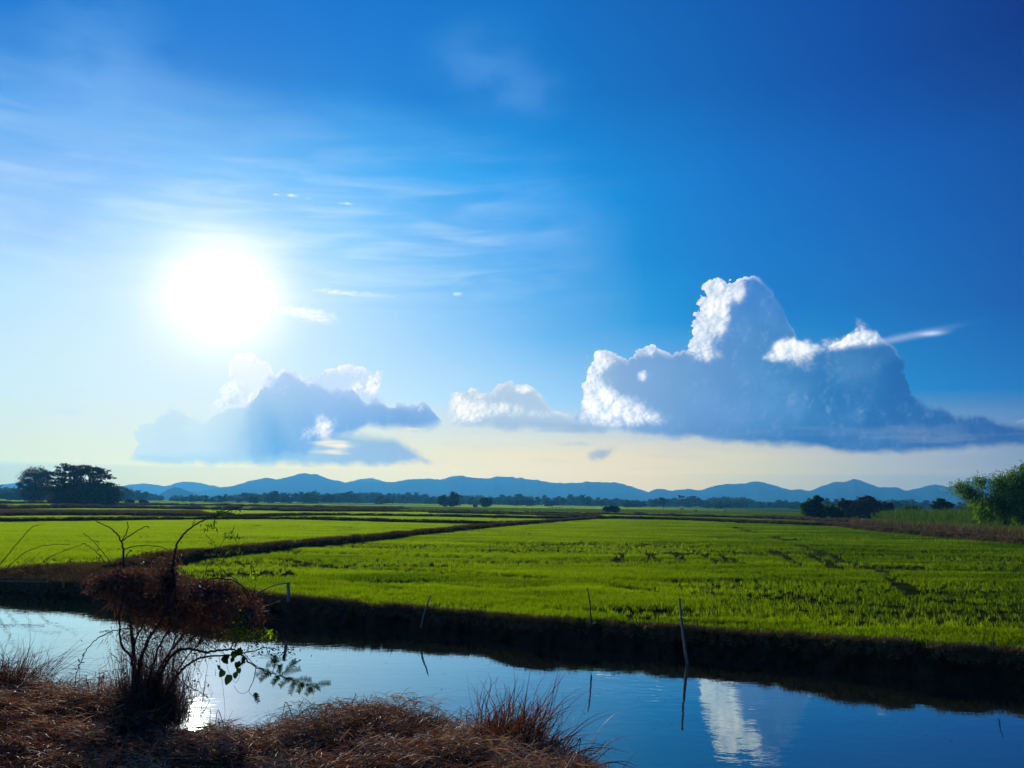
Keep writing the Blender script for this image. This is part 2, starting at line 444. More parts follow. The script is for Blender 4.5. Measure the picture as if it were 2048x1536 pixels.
def smooth_path(p, k=4, jit=0.0):
    """Catmull-Rom through points"""
    p = np.asarray([list(q) for q in p], float)
    if len(p) < 3: k = max(k, 4)
    q = np.vstack([2 * p[0] - p[1], p, 2 * p[-1] - p[-2]]); out = []
    for i in range(1, len(q) - 2):
        for t in np.linspace(0, 1, k, endpoint=False):
            out.append(0.5 * ((2 * q[i]) + (-q[i - 1] + q[i + 1]) * t + (2 * q[i - 1] - 5 * q[i] + 4 * q[i + 1] - q[i + 2]) * t * t + (-q[i - 1] + 3 * q[i] - 3 * q[i + 1] + q[i + 2]) * t ** 3))
    out.append(p[-1]); out = np.array(out)
    if jit: out[1:-1] += rng.normal(size=out[1:-1].shape) * jit
    return out


def cards(c, size, elong=1.0, flat=0.5):
    """small leaf-sized quads (bent diamonds) at centres c (N,3)"""
    N = len(c); a = rng.normal(size=(N, 3)); a[:, 2] *= flat
    a /= np.linalg.norm(a, axis=1)[:, None]; b = np.cross(a, rng.normal(size=(N, 3))); b /= np.linalg.norm(b, axis=1)[:, None] + 1e-9
    s = np.asarray(size)[:, None] if np.ndim(size) else size
    a = a * s * elong; b = b * s
    v = np.stack([c - a, c + b * 0.6, c + a, c - b * 0.6], 1).reshape(-1, 3)
    f = np.arange(N * 4).reshape(N, 4)
    return v, f


def vnoise(x, y, seed=0):
    """smooth value noise"""
    xi, yi = np.floor(x).astype(np.int64), np.floor(y).astype(np.int64); fx, fy = x - xi, y - yi
    fx = fx * fx * (3 - 2 * fx); fy = fy * fy * (3 - 2 * fy)

    def h(a, b):
        n = (a * 374761393 + b * 668265263 + seed * 974711) & 0x7fffffff
        n = (n ^ (n >> 13)) * 1274126177 & 0x7fffffff
        return ((n ^ (n >> 16)) & 0xffff) / 65535.0
    return (h(xi, yi) * (1 - fx) + h(xi + 1, yi) * fx) * (1 - fy) + (h(xi, yi + 1) * (1 - fx) + h(xi + 1, yi + 1) * fx) * fy


def fbm(x, y, seed=0, o=4):
    s, a, t = 0.0, 0.5, 0.0
    for k in range(o):
        s = s + a * vnoise(x * 2 ** k, y * 2 ** k, seed + k * 17); t += a; a *= 0.5
    return s / t


def poly_dist(px, py, line):
    """distance of points to a polyline"""
    d = np.full(px.shape, 1e9)
    for (ax, ay), (bx, by) in zip(line[:-1], line[1:]):
        vx, vy = bx - ax, by - ay; L = vx * vx + vy * vy + 1e-9
        t = np.clip(((px - ax) * vx + (py - ay) * vy) / L, 0, 1)
        d = np.minimum(d, np.hypot(px - ax - t * vx, py - ay - t * vy))
    return d


# ------------------------------------------------------------------ materials
def new_mat(name, build):
    m = bpy.data.materials.new(name); m.use_nodes = True; nt = m.node_tree; nt.nodes.clear(); CUR[0] = nt
    out = node('ShaderNodeOutputMaterial')
    r = build()
    nt.links.new(r[0] if isinstance(r, tuple) else r, out.inputs['Volume' if isinstance(r, tuple) else 'Surface'])
    return m


def sock(v):
    return v.s


def principled(col, rough=0.8, normal=None, spec=0.3):
    n = node('ShaderNodeBsdfPrincipled', i_Roughness=rough)
    n.inputs['Specular IOR Level'].default_value = spec
    if isinstance(col, V): CUR[0].links.new(col.s, n.inputs['Base Color'])
    else: n.inputs['Base Color'].default_value = (*col, 1)
    if normal is not None: CUR[0].links.new(normal.s, n.inputs['Normal'])
    return n.outputs[0]


def matte(col, normal=None):
    n = node('ShaderNodeBsdfDiffuse', i_Color=col)
    if normal is not None: CUR[0].links.new(normal.s, n.inputs['Normal'])
    return n.outputs[0]


def bump(h, strength=0.5, dist=0.05):
    return V(node('ShaderNodeBump', i_Height=h, i_Strength=strength, i_Distance=dist).outputs[0])


def wpos():
    return V(node('ShaderNodeNewGeometry').outputs['Position'])


def tint():
    n = node('ShaderNodeAttribute', attribute_name='tint'); return V(n.outputs['Fac'])


def leafy(col, trans, tw=0.5, gloss=0.0):
    """thin leaf: diffuse on both sides and light coming through"""
    d = node('ShaderNodeBsdfDiffuse'); t = node('ShaderNodeBsdfTranslucent')
    for n, c in ((d, col), (t, trans)):
        if isinstance(c, V): CUR[0].links.new(c.s, n.inputs[0])
        else: n.inputs[0].default_value = (*c, 1)
    m = node('ShaderNodeMixShader', i_0=tw)
    CUR[0].links.new(d.outputs[0], m.inputs[1]); CUR[0].links.new(t.outputs[0], m.inputs[2])
    if gloss:
        g = node('ShaderNodeBsdfGlossy', i_Roughness=0.45); m2 = node('ShaderNodeMixShader', i_0=gloss)
        CUR[0].links.new(m.outputs[0], m2.inputs[1]); CUR[0].links.new(g.outputs[0], m2.inputs[2]); m = m2
    return m.outputs[0]


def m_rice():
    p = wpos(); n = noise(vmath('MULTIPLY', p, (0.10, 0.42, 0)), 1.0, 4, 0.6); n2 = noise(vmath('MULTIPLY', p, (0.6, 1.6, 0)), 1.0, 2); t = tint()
    g_ = node('ShaderNodeSeparateXYZ', i_0=p); f = step(n * 0.9 + n2 * 0.25 + t * 0.35 - 0.12 - V(g_.outputs[0]) * 0.009 + V(g_.outputs[1]) * 0.0022, 0.34, 0.98)  # sunlight put into the colour: blades brighten towards the sun side and into the distance
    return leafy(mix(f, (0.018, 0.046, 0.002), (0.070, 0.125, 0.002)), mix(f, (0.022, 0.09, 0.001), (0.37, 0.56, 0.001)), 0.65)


def m_field():
    p = wpos()
    n = noise(vmath('MULTIPLY', p, (0.25, 1.0, 0)), 0.8, 4, 0.6); n2 = noise(p, 0.02, 3)
    c = mix(step(n, 0.4, 0.65), (0.016, 0.017, 0.006), (0.05, 0.07, 0.010))
    c = mix(step(n2, 0.45, 0.62) * 0.7, c, (0.10, 0.10, 0.015))
    return matte(c, bump(noise(p, 6, 4), 0.5, 0.03))


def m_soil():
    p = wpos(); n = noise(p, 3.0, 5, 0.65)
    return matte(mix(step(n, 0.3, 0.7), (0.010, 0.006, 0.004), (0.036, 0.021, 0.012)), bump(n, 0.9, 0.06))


def m_bund():
    p = wpos(); n = noise(p, 1.2, 5, 0.65)
    return matte(mix(step(n, 0.35, 0.7), (0.020, 0.014, 0.007), (0.075, 0.055, 0.020)), bump(noise(p, 9, 4), 0.9, 0.06))


def m_dry(a, b, tr=0.4):
    def f():
        c = ramp(tint(), [(0, a), (0.6, [(x + y) / 2 for x, y in zip(a, b)]), (1, b)], 'LINEAR')
        return leafy(c, vmath('MULTIPLY', c, (1.0, 0.75, 0.45)), tr, 0.04)
    return f


def m_straw():
    c = ramp(tint(), [(0, (0.040, 0.016, 0.006)), (0.35, (0.13, 0.05, 0.018)), (0.65, (0.27, 0.115, 0.040)), (0.85, (0.36, 0.21, 0.09)), (1, (0.46, 0.34, 0.20))], 'LINEAR')
    c = mix(step(noise(wpos(), 1.1, 3), 0.45, 0.75) * 0.5, c, vmath('MULTIPLY', c, (0.55, 0.55, 0.5)))
    return leafy(c, vmath('MULTIPLY', c, (1.0, 0.75, 0.45)), 0.4, 0.04)


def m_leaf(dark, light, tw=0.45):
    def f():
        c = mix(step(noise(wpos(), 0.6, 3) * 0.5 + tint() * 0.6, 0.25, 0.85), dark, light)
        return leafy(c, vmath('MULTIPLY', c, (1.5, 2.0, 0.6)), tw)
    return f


def m_bark():
    p = wpos(); n = noise(vmath('MULTIPLY', p, (1, 1, 0.3)), 12, 4)
    return principled(mix(n, (0.025, 0.018, 0.012), (0.09, 0.07, 0.05)), 0.9, bump(n, 0.6, 0.01), 0.1)


def m_water():
    p = wpos()
    n1 = noise(vmath('MULTIPLY', p, (1.0, 1.6, 1)), 5.0, 2, 0.5); n2 = noise(vmath('MULTIPLY', p, (0.6, 1.0, 1)), 0.9, 2)
    c = gnd(590, 1440, -0.45); c2 = gnd(600, 1300, -0.45)
    r = vmath('DISTANCE', p, (c.x, c.y, c.z), out=1)
    rings = (r * 62.0)._m('SINE') * step(r, 0.6, 0.05) * 0.10
    h = n1 * 0.11 * step(n2, 0.4, 0.7, 0.35, 1.0) + n2 * 0.10 + rings
    nb = bump(h, 1.0, 0.02)
    g = node('ShaderNodeBsdfGlossy', i_Roughness=0.014, i_Normal=nb, i_Color=(0.80, 0.98, 1.0, 1))
    d = node('ShaderNodeBsdfDiffuse', i_Color=(0.020, 0.024, 0.012, 1))
    fr = node('ShaderNodeFresnel', i_IOR=1.5, i_Normal=nb)
    m = node('ShaderNodeMixShader', i_0=(V(fr.outputs[0]) * 1.75).min(1.0))
    CUR[0].links.new(d.outputs[0], m.inputs[1]); CUR[0].links.new(g.outputs[0], m.inputs[2])
    return m.outputs[0]


def m_hill():
    p = wpos(); n = noise(p, 0.01, 4, 0.6)
    return matte(mix(n, (0.012, 0.035, 0.045), (0.03, 0.06, 0.07)), bump(n, 1.0, 30.0))


def m_plain(a, b, sc_=20, rough=0.8):
    def f():
        n = noise(wpos(), sc_, 4); return principled(mix(n, a, b), rough, bump(n, 0.3, 0.005), 0.2)
    return f


def m_haze():
    n = node('ShaderNodeVolumePrincipled', i_Density=HAZE_DENSITY, i_Anisotropy=0.3)
    n.inputs['Color'].default_value = (0.10, 0.51, 1.0, 1)
    return (n.outputs[0],)


M = {}
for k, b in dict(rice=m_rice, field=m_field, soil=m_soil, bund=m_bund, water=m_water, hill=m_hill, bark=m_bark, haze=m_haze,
                 straw=m_straw, weeds=m_dry((0.045, 0.034, 0.008), (0.20, 0.15, 0.030)),
                 olive=m_dry((0.035, 0.035, 0.005), (0.13, 0.115, 0.018)), vine=m_dry((0.038, 0.018, 0.012), (0.24, 0.12, 0.068), 0.4),
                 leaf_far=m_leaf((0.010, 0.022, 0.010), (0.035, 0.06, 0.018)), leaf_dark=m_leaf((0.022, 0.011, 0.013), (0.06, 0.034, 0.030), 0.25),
                 leaf_green=m_leaf((0.012, 0.035, 0.010), (0.06, 0.11, 0.015)), leaf_bamboo=m_leaf((0.03, 0.07, 0.006), (0.17, 0.22, 0.015), 0.55),
                 leaf_yellow=m_leaf((0.10, 0.14, 0.008), (0.28, 0.32, 0.01), 0.6), leaf_vine=m_leaf((0.012, 0.03, 0.010), (0.03, 0.06, 0.015), 0.3),
                 cane=m_leaf((0.03, 0.055, 0.006), (0.10, 0.13, 0.015), 0.5),
                 wood=m_plain((0.05, 0.045, 0.04), (0.22, 0.20, 0.18), 30), pipe=m_plain((0.10, 0.14, 0.16), (0.16, 0.21, 0.23), 10, 0.5),
                 white=m_plain((0.6, 0.6, 0.58), (0.75, 0.75, 0.74), 1), dark=m_plain((0.02, 0.018, 0.015), (0.05, 0.045, 0.04), 4),
                 metal=m_plain((0.25, 0.25, 0.25), (0.4, 0.4, 0.4), 2)).items():
    M[k] = new_mat(k, b)

# ------------------------------------------------------------------ ground, pond and banks
WZ = -0.45
# top of the far bank and its mirror image in the water, which together give its distance and height
crest_px = [(-900, 1130, 1160), (-500, 1142, 1172), (-200, 1156, 1188), (0, 1166, 1202), (150, 1175, 1213), (330, 1186, 1246), (450, 1194, 1268), (600, 1204, 1284), (740, 1213, 1295), (850, 1221, 1300), (960, 1232, 1307), (1030, 1238, 1328), (1100, 1244, 1336),
            (1200, 1249, 1336), (1340, 1260, 1349), (1500, 1270, 1362), (1650, 1278, 1392), (1800, 1289, 1412), (1930, 1300, 1418), (2048, 1310, 1426), (2250, 1334, 1460), (2600, 1372, 1510)]
near_px = [(-900, 1290), (-400, 1335), (-150, 1366), (0, 1386), (120, 1404), (250, 1430), (330, 1478), (400, 1494), (520, 1490), (620, 1476), (700, 1456), (770, 1450), (850, 1466), (930, 1492), (1000, 1506), (1070, 1516), (1140, 1545), (1250, 1620), (1500, 1760), (1900, 1960)]


def polar(pts, z):
    g = [gnd(x, y, z) for x, y in pts]
    a = np.array([math.atan2(p.x, p.y) for p in g]); r = np.array([math.hypot(p.x, p.y) for p in g])
    i = np.argsort(a); return a[i], r[i]


def slope(x, y):
    d = ray(x, y); return -d.z / math.hypot(d.x, d.y)


cA = np.array([math.atan2(ray(x, a).x, ray(x, a).y) for x, a, b in crest_px])
cR = np.array([2 * (ZC - WZ) / (slope(x, a) + slope(x, b)) for x, a, b in crest_px])
cZ = np.array([(ZC - WZ) * (slope(x, b) - slope(x, a)) / (slope(x, b) + slope(x, a)) + WZ for x, a, b in crest_px]) - 0.02


def crest_z(a): return np.interp(a, cA, cZ)
nA, nR = polar(near_px, WZ)


def crest_r(a):
    a = np.asarray(a); r = np.interp(a, cA, cR)
    r = r + (fbm(a * 30, a * 0, 3, 4) - 0.5) * 0.35 * (np.abs(a) < 0.8)
    return r


def near_r(a): return np.interp(a, nA, nR) + (fbm(np.asarray(a) * 40, np.asarray(a) * 0, 5, 3) - 0.5) * 0.25


AZS = np.concatenate([np.linspace(-math.pi, -0.75, 30, endpoint=False), np.linspace(-0.75, 0.72, 900, endpoint=False), np.linspace(0.72, math.pi, 31)])


def sheet(name, R, Z, mat, smooth=True):
    """rows x azimuth grid; R, Z (rows, n)"""
    nr, na = R.shape
    v = np.stack([R * np.sin(AZS)[None], R * np.cos(AZS)[None], Z], -1).reshape(-1, 3)
    i = np.arange(nr - 1)[:, None] * na; j = np.arange(na - 1)[None, :]
    f = np.stack([i + j, i + j + 1, i + na + j + 1, i + na + j], -1).reshape(-1, 4)[:, ::-1]
    return mesh_np(name, v, f, mat, smooth=smooth)


cr = crest_r(AZS); nr_ = near_r(AZS)


def field_z(x, y):
    return -0.05 + (fbm(x * 0.6, y * 0.6, 9, 3) - 0.5) * 0.08


rows = np.concatenate([[0, 0.12, 0.3, 0.5, 0.75, 1.0], 1.0 + np.geomspace(0.35, 5100, 150)])
R = np.minimum(cr[None] + rows[:, None], 5150.0)
X_, Y_ = R * np.sin(AZS), R * np.cos(AZS)
Z = field_z(X_, Y_)
k = np.clip(1 - rows[:, None] / 1.8, 0, 1)
Z = Z * (1 - k) + k * (crest_z(AZS)[None] + 0.05 * (fbm(X_ * 1.7, Y_ * 1.7, 4, 3) - 0.5))
Z[R > 400] = -0.05
tag(obj('field_ground', sheet('field_ground', R, Z, M['field'])), kind='structure')

# steep earth bank that drops to the water
off = np.array([0, 0.03, 0.07, 0.11, 0.15, 0.19, 0.24, 0.30, 0.40, 0.9])
drop = np.array([0, 0.06, 0.13, 0.20, 0.27, 0.34, 0.41, 0.48, 0.62, 1.3])
slump = np.clip(fbm(AZS * 14, AZS * 0, 21, 3) - 0.35, 0, 1) * 0.8
Rb = cr[None] - off[:, None] * (0.7 + slump[None] * 1.5) ; Zb = np.repeat(Z[0][None], len(off), 0) - drop[:, None]
nn = (fbm(np.repeat((AZS * 16 * 4)[None], len(off), 0), Zb * 9, 31, 4) - 0.5)
w = np.clip(np.arange(len(off)) / 3, 0, 1)[:, None]
Rb = Rb + nn * 0.22 * w; Zb = Zb + nn * 0.05 * w
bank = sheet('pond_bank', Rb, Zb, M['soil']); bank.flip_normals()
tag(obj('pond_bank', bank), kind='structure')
# bed of the pond
Rp = np.stack([nr_ * 0.93, cr - 0.4]); Zp = np.full(Rp.shape, -1.35)
tag(obj('pond_bed', sheet('pond_bed', Rp, Zp, M['soil'])), kind='structure')
# near bank under the straw


def near_z(x, y):
    a = np.arctan2(x, y); r = np.hypot(x, y); d = near_r(a) - r
    z = WZ + np.clip(d, -1, 0) * 0.8 + 0.44 * (1 - np.exp(-np.clip(d, 0, 50) * 1.3)) + np.clip(d - 2.5, 0, 4) * 0.06
    return z + (fbm(x * 1.6, y * 1.6, 12, 4) - 0.5) * 0.16 * np.clip(d + 0.3, 0, 1)


tn = np.concatenate([np.linspace(0.02, 0.6, 10), np.linspace(0.65, 1.12, 46)])
Rn = nr_[None] * tn[:, None]
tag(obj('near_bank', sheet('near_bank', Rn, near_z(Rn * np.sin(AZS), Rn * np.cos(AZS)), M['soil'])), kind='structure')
# water
wr = [(nr_ * 0.97), (cr + 0.6)]
pw = np.stack([nr_ * 0.90, cr - 0.02]); me = sheet('pond_water', pw, np.full(pw.shape, WZ), M['water']); me.flip_normals() if me.polygons[300].normal.z < 0 else None
tag(obj('pond_water', me), kind='structure')

# ------------------------------------------------------------------ earth bunds between the rice fields
bunds = [
    ([(222, 1146), (300, 1130), (400, 1116), (520, 1103), (640, 1091), (760, 1079), (870, 1066), (980, 1055), (1080, 1046), (1195, 1037)], 0.27, 0.7),
    ([(1195, 1037), (1300, 1039), (1400, 1042), (1500, 1046), (1600, 1050), (1680, 1053), (1750, 1062), (1850, 1071), (1960, 1080), (2100, 1094), (2300, 1112)], 0.36, 0.8),
    ([(-260, 1047), (0, 1044), (200, 1042), (350, 1040), (540, 1039), (700, 1042), (850, 1046), (1000, 1049), (1075, 1047)], 0.30, 0.7),
    ([(470, 1036), (580, 1032), (700, 1031.5), (900, 1034), (1100, 1037.5), (1170, 1037)], 0.34, 0.8),
    ([(860, 1026), (1000, 1029), (1150, 1032.5), (1210, 1035)], 0.28, 0.8),
    ([(560, 1023), (850, 1024), (1000, 1026), (1200, 1029), (1400, 1034), (1550, 1038), (1660, 1044), (1760, 1049)], 0.34, 1.0),
    ([(-300, 1034), (0, 1032), (150, 1031), (330, 1032), (470, 1034)], 0.35, 1.6),
    ([(-300, 1019), (0, 1018), (200, 1016.5), (400, 1019), (620, 1022), (800, 1021)], 0.40, 1.4),
    ([(200, 1011), (420, 1012), (640, 1016.5), (820, 1019)], 0.4, 1.6),
    ([(-300, 1009), (40, 1008), (250, 1009)], 0.5, 2.0),
]
bund_lines = []
for pts, h, wd in bunds:
    c = smooth_path([gnd(x, y, 0) for x, y in pts], 14)[:, :2]
    seg = np.linalg.norm(np.diff(c, axis=0), axis=1); L = np.concatenate([[0], np.cumsum(seg)])
    stepm = 0.35 if L[-1] < 150 else 0.8
    s = np.arange(0, L[-1], stepm); p = np.stack([np.interp(s, L, c[:, 0]), np.interp(s, L, c[:, 1])], 1)
    bund_lines.append((p[::max(1, int(2.5 / stepm))], h, wd))
    t = np.gradient(p, axis=0); t /= np.linalg.norm(t, axis=1)[:, None]; nrm = np.stack([-t[:, 1], t[:, 0]], 1)
    p = p + nrm * ((fbm(s * 0.35, s * 0, 44, 3) - 0.5) * 0.5)[:, None]
    prof = [(-1.0, -0.12), (-0.7, 0.25), (-0.48, 0.75), (-0.2, 1.0), (0.2, 0.98), (0.48, 0.7), (0.75, 0.2), (1.0, -0.12)]
    hh = h * (0.75 + 0.5 * fbm(s * 0.7, s * 0 + 3, 51, 4))
    v = []
    for u, q in prof:
        z = q * hh + (fbm(s * 2.2, s * 0 + u * 5, 61, 3) - 0.5) * 0.14 - 0.05
        v.append(np.concatenate([p + nrm * (u * wd), z[:, None]], 1))
    v = np.stack(v, 0); nr2, na2 = v.shape[:2]
    i = np.arange(nr2 - 1)[:, None] * na2; j = np.arange(na2 - 1)[None, :]
    f = np.stack([i + j, i + j + 1, i + na2 + j + 1, i + na2 + j], -1).reshape(-1, 4)[:, ::-1]
    tag(obj('earth_bund', mesh_np('earth_bund', v.reshape(-1, 3), f, M['bund'], smooth=False)), kind='structure')

# ------------------------------------------------------------------ crops and grass, scattered as instances of small tufts


def tuft(nb, rad, h, w, lean=0.35, S=3):
    """one tuft of blades round the origin"""
    n = nb; a = rng.uniform(0, 2 * math.pi, n); r = rad * np.sqrt(rng.uniform(0, 1, n))
    root = np.stack([r * np.cos(a), r * np.sin(a), np.zeros(n) - 0.01], 1)
    hh = h * rng.uniform(0.55, 1.1, n); b = rng.uniform(0, 2 * math.pi, n); ln = rng.uniform(0.05, 1, n) * lean * hh
    t = np.linspace(0, 1, S)
    path = root[:, None] + np.stack([np.cos(b)[:, None] * ln[:, None] * t ** 2, np.sin(b)[:, None] * ln[:, None] * t ** 2, hh[:, None] * (t - 0.18 * t ** 3)], -1)
    v, f, i = ribbons(path, w * rng.uniform(0.7, 1.3, n))
    return v, f, rng.uniform(0, 1, n)[i]


def scatter(name, pts, rotz, scl, tufts, mat, tilt=None):
    """one object that carries its tufts and the points they stand on"""
    nv = len(tufts); vs, fs, var, tn_ = [], [], [], []; n = 0
    for k, (v, f, t) in enumerate(tufts):
        vs.append(v); fs.append(f + n); var.append(np.full(len(v), k)); tn_.append(t); n += len(v)
    F_ = np.concatenate(fs)
    me = mesh_np(name, np.concatenate(vs + [pts]), F_, mat, np.concatenate(tn_ + [np.zeros(len(pts))]))
    a = me.attributes.new('which', 'INT', 'POINT'); a.data.foreach_set('value', np.concatenate(var + [nv + rng.integers(0, nv, len(pts))]).astype(np.int32))
    z = np.zeros(n)
    rot = np.zeros((n + len(pts), 3), np.float32); rot[n:, 2] = rotz
    if tilt is not None: rot[n:, :2] = tilt
    a = me.attributes.new('spin', 'FLOAT_VECTOR', 'POINT'); a.data.foreach_set('vector', rot.ravel())
    a = me.attributes.new('size', 'FLOAT', 'POINT'); a.data.foreach_set('value', np.concatenate([z, scl]).astype(np.float32))
    o = obj(name, me)
    ng = bpy.data.node_groups.new(name, 'GeometryNodeTree')
    ng.interface.new_socket('Geometry', in_out='INPUT', socket_type='NodeSocketGeometry'); ng.interface.new_socket('Geometry', in_out='OUTPUT', socket_type='NodeSocketGeometry')
    N = ng.nodes.new; L = ng.links.new
    gi, go, jn = N('NodeGroupInput'), N('NodeGroupOutput'), N('GeometryNodeJoinGeometry')

    def attr(nm, ty):
        q = N('GeometryNodeInputNamedAttribute'); q.data_type = ty; q.inputs['Name'].default_value = nm
        return next(s for s in q.outputs if s.enabled and s.name == 'Attribute')
    w_, sp_, sz_ = attr('which', 'INT'), attr('spin', 'FLOAT_VECTOR'), attr('size', 'FLOAT')

    def pick(k):
        c = N('FunctionNodeCompare'); c.data_type = 'INT'; c.operation = 'EQUAL'
        ins = [s for s in c.inputs if s.enabled and s.type == 'INT']
        L(w_, ins[0]); ins[1].default_value = k
        s = N('GeometryNodeSeparateGeometry'); s.domain = 'POINT'; L(gi.outputs[0], s.inputs[0]); L(c.outputs[0], s.inputs[1])
        return s.outputs[0]
    for k in range(nv):
        ip = N('GeometryNodeInstanceOnPoints'); L(pick(nv + k), ip.inputs['Points']); L(pick(k), ip.inputs['Instance'])
        er = N('FunctionNodeEulerToRotation'); L(sp_, er.inputs[0]); L(er.outputs[0], ip.inputs['Rotation']); L(sz_, ip.inputs['Scale'])
        L(ip.outputs[0], jn.inputs[0])
    L(jn.outputs[0], go.inputs[0])
    md = o.modifiers.new('tufts', 'NODES'); md.node_group = ng
    return o


def field_points(n, r0, r1, p=1.0, a0=-0.68, a1=0.68):
    """points beyond the bank; density falls as r^-p"""
    a = rng.uniform(a0, a1, n); u = rng.uniform(0, 1, n); q = 2.0 - p
    r = (r0 ** q + u * (r1 ** q - r0 ** q)) ** (1 / q) if abs(q) > 1e-6 else r0 * (r1 / r0) ** u
    return r * np.sin(a), r * np.cos(a), a, r


track_px = [[(1462, 1054), (1520, 1069), (1600, 1090), (1700, 1125), (1765, 1142), (1830, 1190)], [(1475, 1054), (1540, 1072), (1620, 1086), (1680, 1092)],
            [(1380, 1100), (1500, 1106), (1620, 1116), (1760, 1134), (1900, 1140), (2048, 1140)], [(1238, 1106), (1350, 1105), (1450, 1113)], [(1240, 1106), (1236, 1125)],
            [(1300, 1106), (1310, 1122)], [(1350, 1105), (1368, 1122)], [(1400, 1106), (1436, 1124)], [(1436, 1108), (1480, 1128)], [(1545, 1100), (1600, 1128)], [(1620, 1108), (1680, 1140)],
            [(560, 1118), (700, 1137), (850, 1143), (1000, 1150), (1150, 1160), (1330, 1186)], [(690, 1160), (760, 1166), (850, 1160)], [(1080, 1128), (1200, 1134), (1330, 1136), (1480, 1150), (1640, 1152)],
            [(1240, 1176), (1400, 1182), (1480, 1190), (1600, 1198), (1700, 1206), (1800, 1212)], [(1780, 1212), (1820, 1216)], [(900, 1170), (1000, 1176), (1100, 1172)],
            [(1700, 1150), (1850, 1152), (2048, 1158)], [(1560, 1078), (1700, 1082), (1900, 1090)], [(1850, 1200), (1960, 1206), (2048, 1216)], [(960, 1118), (1060, 1124), (1120, 1122)],
            [(360, 1074), (460, 1076), (560, 1072)], [(20, 1062), (140, 1060), (260, 1064)], [(1260, 1232), (1400, 1240), (1500, 1244)], [(1480, 1150), (1640, 1164), (1760, 1176), (1900, 1186)]]
tracks = [[tuple(gnd(x, y, 0.0)[:2]) for x, y in t] for t in track_px]


def keep_rice(x, y, a, r):
    """where rice grows: beyond the crest, off the bunds, thin in wheel tracks and wet hollows"""
    k = r > crest_r(a) + 0.25
    for line, h, wd in bund_lines:
        k &= poly_dist(x, y, [tuple(q) for q in line]) > wd * 0.95
    pr = np.ones(len(x))
    for t in tracks:
        d = poly_dist(x, y, t); w = 0.20 + 0.009 * r
        pr = np.minimum(pr, np.clip((d - w * 0.35 * (0.5 + vnoise(x * 1.3, y * 0.8, 3))) / (w * 0.5), 0.03, 1))
    n = fbm(x * 0.075 + y * 0.02, y * 0.5, 77, 4); n2 = fbm(x * 0.45, y * 1.6, 78, 4); n3 = fbm(x * 2.2, y * 2.2, 79, 2)
    pr *= np.clip((n - 0.40) * 9, 0.12, 1) * np.clip((n2 - 0.33) * 7, 0.35, 1)
    # bare wet corner beside the bund at the left
    c = gnd(430, 1146); pr *= np.clip(np.hypot((x - c.x) / 3.6, (y - c.y) / 1.7) - 0.55, 0.05, 1)
    c = gnd(790, 1163); pr *= np.clip(np.hypot((x - c.x) / 1.8, (y - c.y) / 0.8) - 0.4, 0.05, 1)
    return k & (rng.uniform(0, 1, len(x)) < pr)


rice_t = [tuft(11, 0.06, 0.145, 0.0085) for _ in range(5)]
x, y, a, r = field_points(430000, 10, 48, 1.25)
k = keep_rice(x, y, a, r); x, y, a, r = x[k], y[k], a[k], r[k]
fz = field_z(x, y); kz = np.clip(1 - (r - crest_r(a)) / 1.8, 0, 1); fz = fz * (1 - kz) + crest_z(a) * kz
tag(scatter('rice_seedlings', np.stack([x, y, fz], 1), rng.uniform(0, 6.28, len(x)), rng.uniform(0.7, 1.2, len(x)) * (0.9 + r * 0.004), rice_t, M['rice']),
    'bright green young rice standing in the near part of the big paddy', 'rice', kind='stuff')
rice_f = [tuft(70, 0.55, 0.15, 0.020) for _ in range(4)]
x, y, a, r = field_points(150000, 44, 200, 1.5)
k = keep_rice(x, y, a, r); x, y, a, r = x[k], y[k], a[k], r[k]
far_dry = None
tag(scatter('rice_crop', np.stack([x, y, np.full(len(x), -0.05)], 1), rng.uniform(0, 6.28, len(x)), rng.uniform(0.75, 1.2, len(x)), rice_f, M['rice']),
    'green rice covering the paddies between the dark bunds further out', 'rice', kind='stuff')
# far flats: mixed rice and fallow
flat_t = [tuft(90, 1.6, 0.24, 0.05) for _ in range(4)]
x, y, a, r = field_points(75000, 190, 1400, 1.35, -0.75, 0.75)
n = fbm(x * 0.012, y * 0.03, 90, 4); k = (fbm(x * 0.006, y * 0.02, 91, 3) + rng.uniform(-0.08, 0.08, len(x)) > 0.47)
for line, h, wd in bund_lines: k &= poly_dist(x, y, [tuple(q) for q in line]) > wd
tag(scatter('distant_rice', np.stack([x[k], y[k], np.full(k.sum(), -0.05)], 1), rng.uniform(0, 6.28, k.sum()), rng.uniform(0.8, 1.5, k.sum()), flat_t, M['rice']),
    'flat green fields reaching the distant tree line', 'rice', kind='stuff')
k = ~k
for line, h, wd in bund_lines: k &= poly_dist(x, y, [tuple(q) for q in line]) > wd
tag(scatter('fallow_grass', np.stack([x[k], y[k], np.full(k.sum(), -0.05)], 1), rng.uniform(0, 6.28, k.sum()), rng.uniform(0.8, 1.6, k.sum()), flat_t, M['cane']),
    'olive fallow grass on the flats in front of the distant trees', 'grass', kind='stuff')

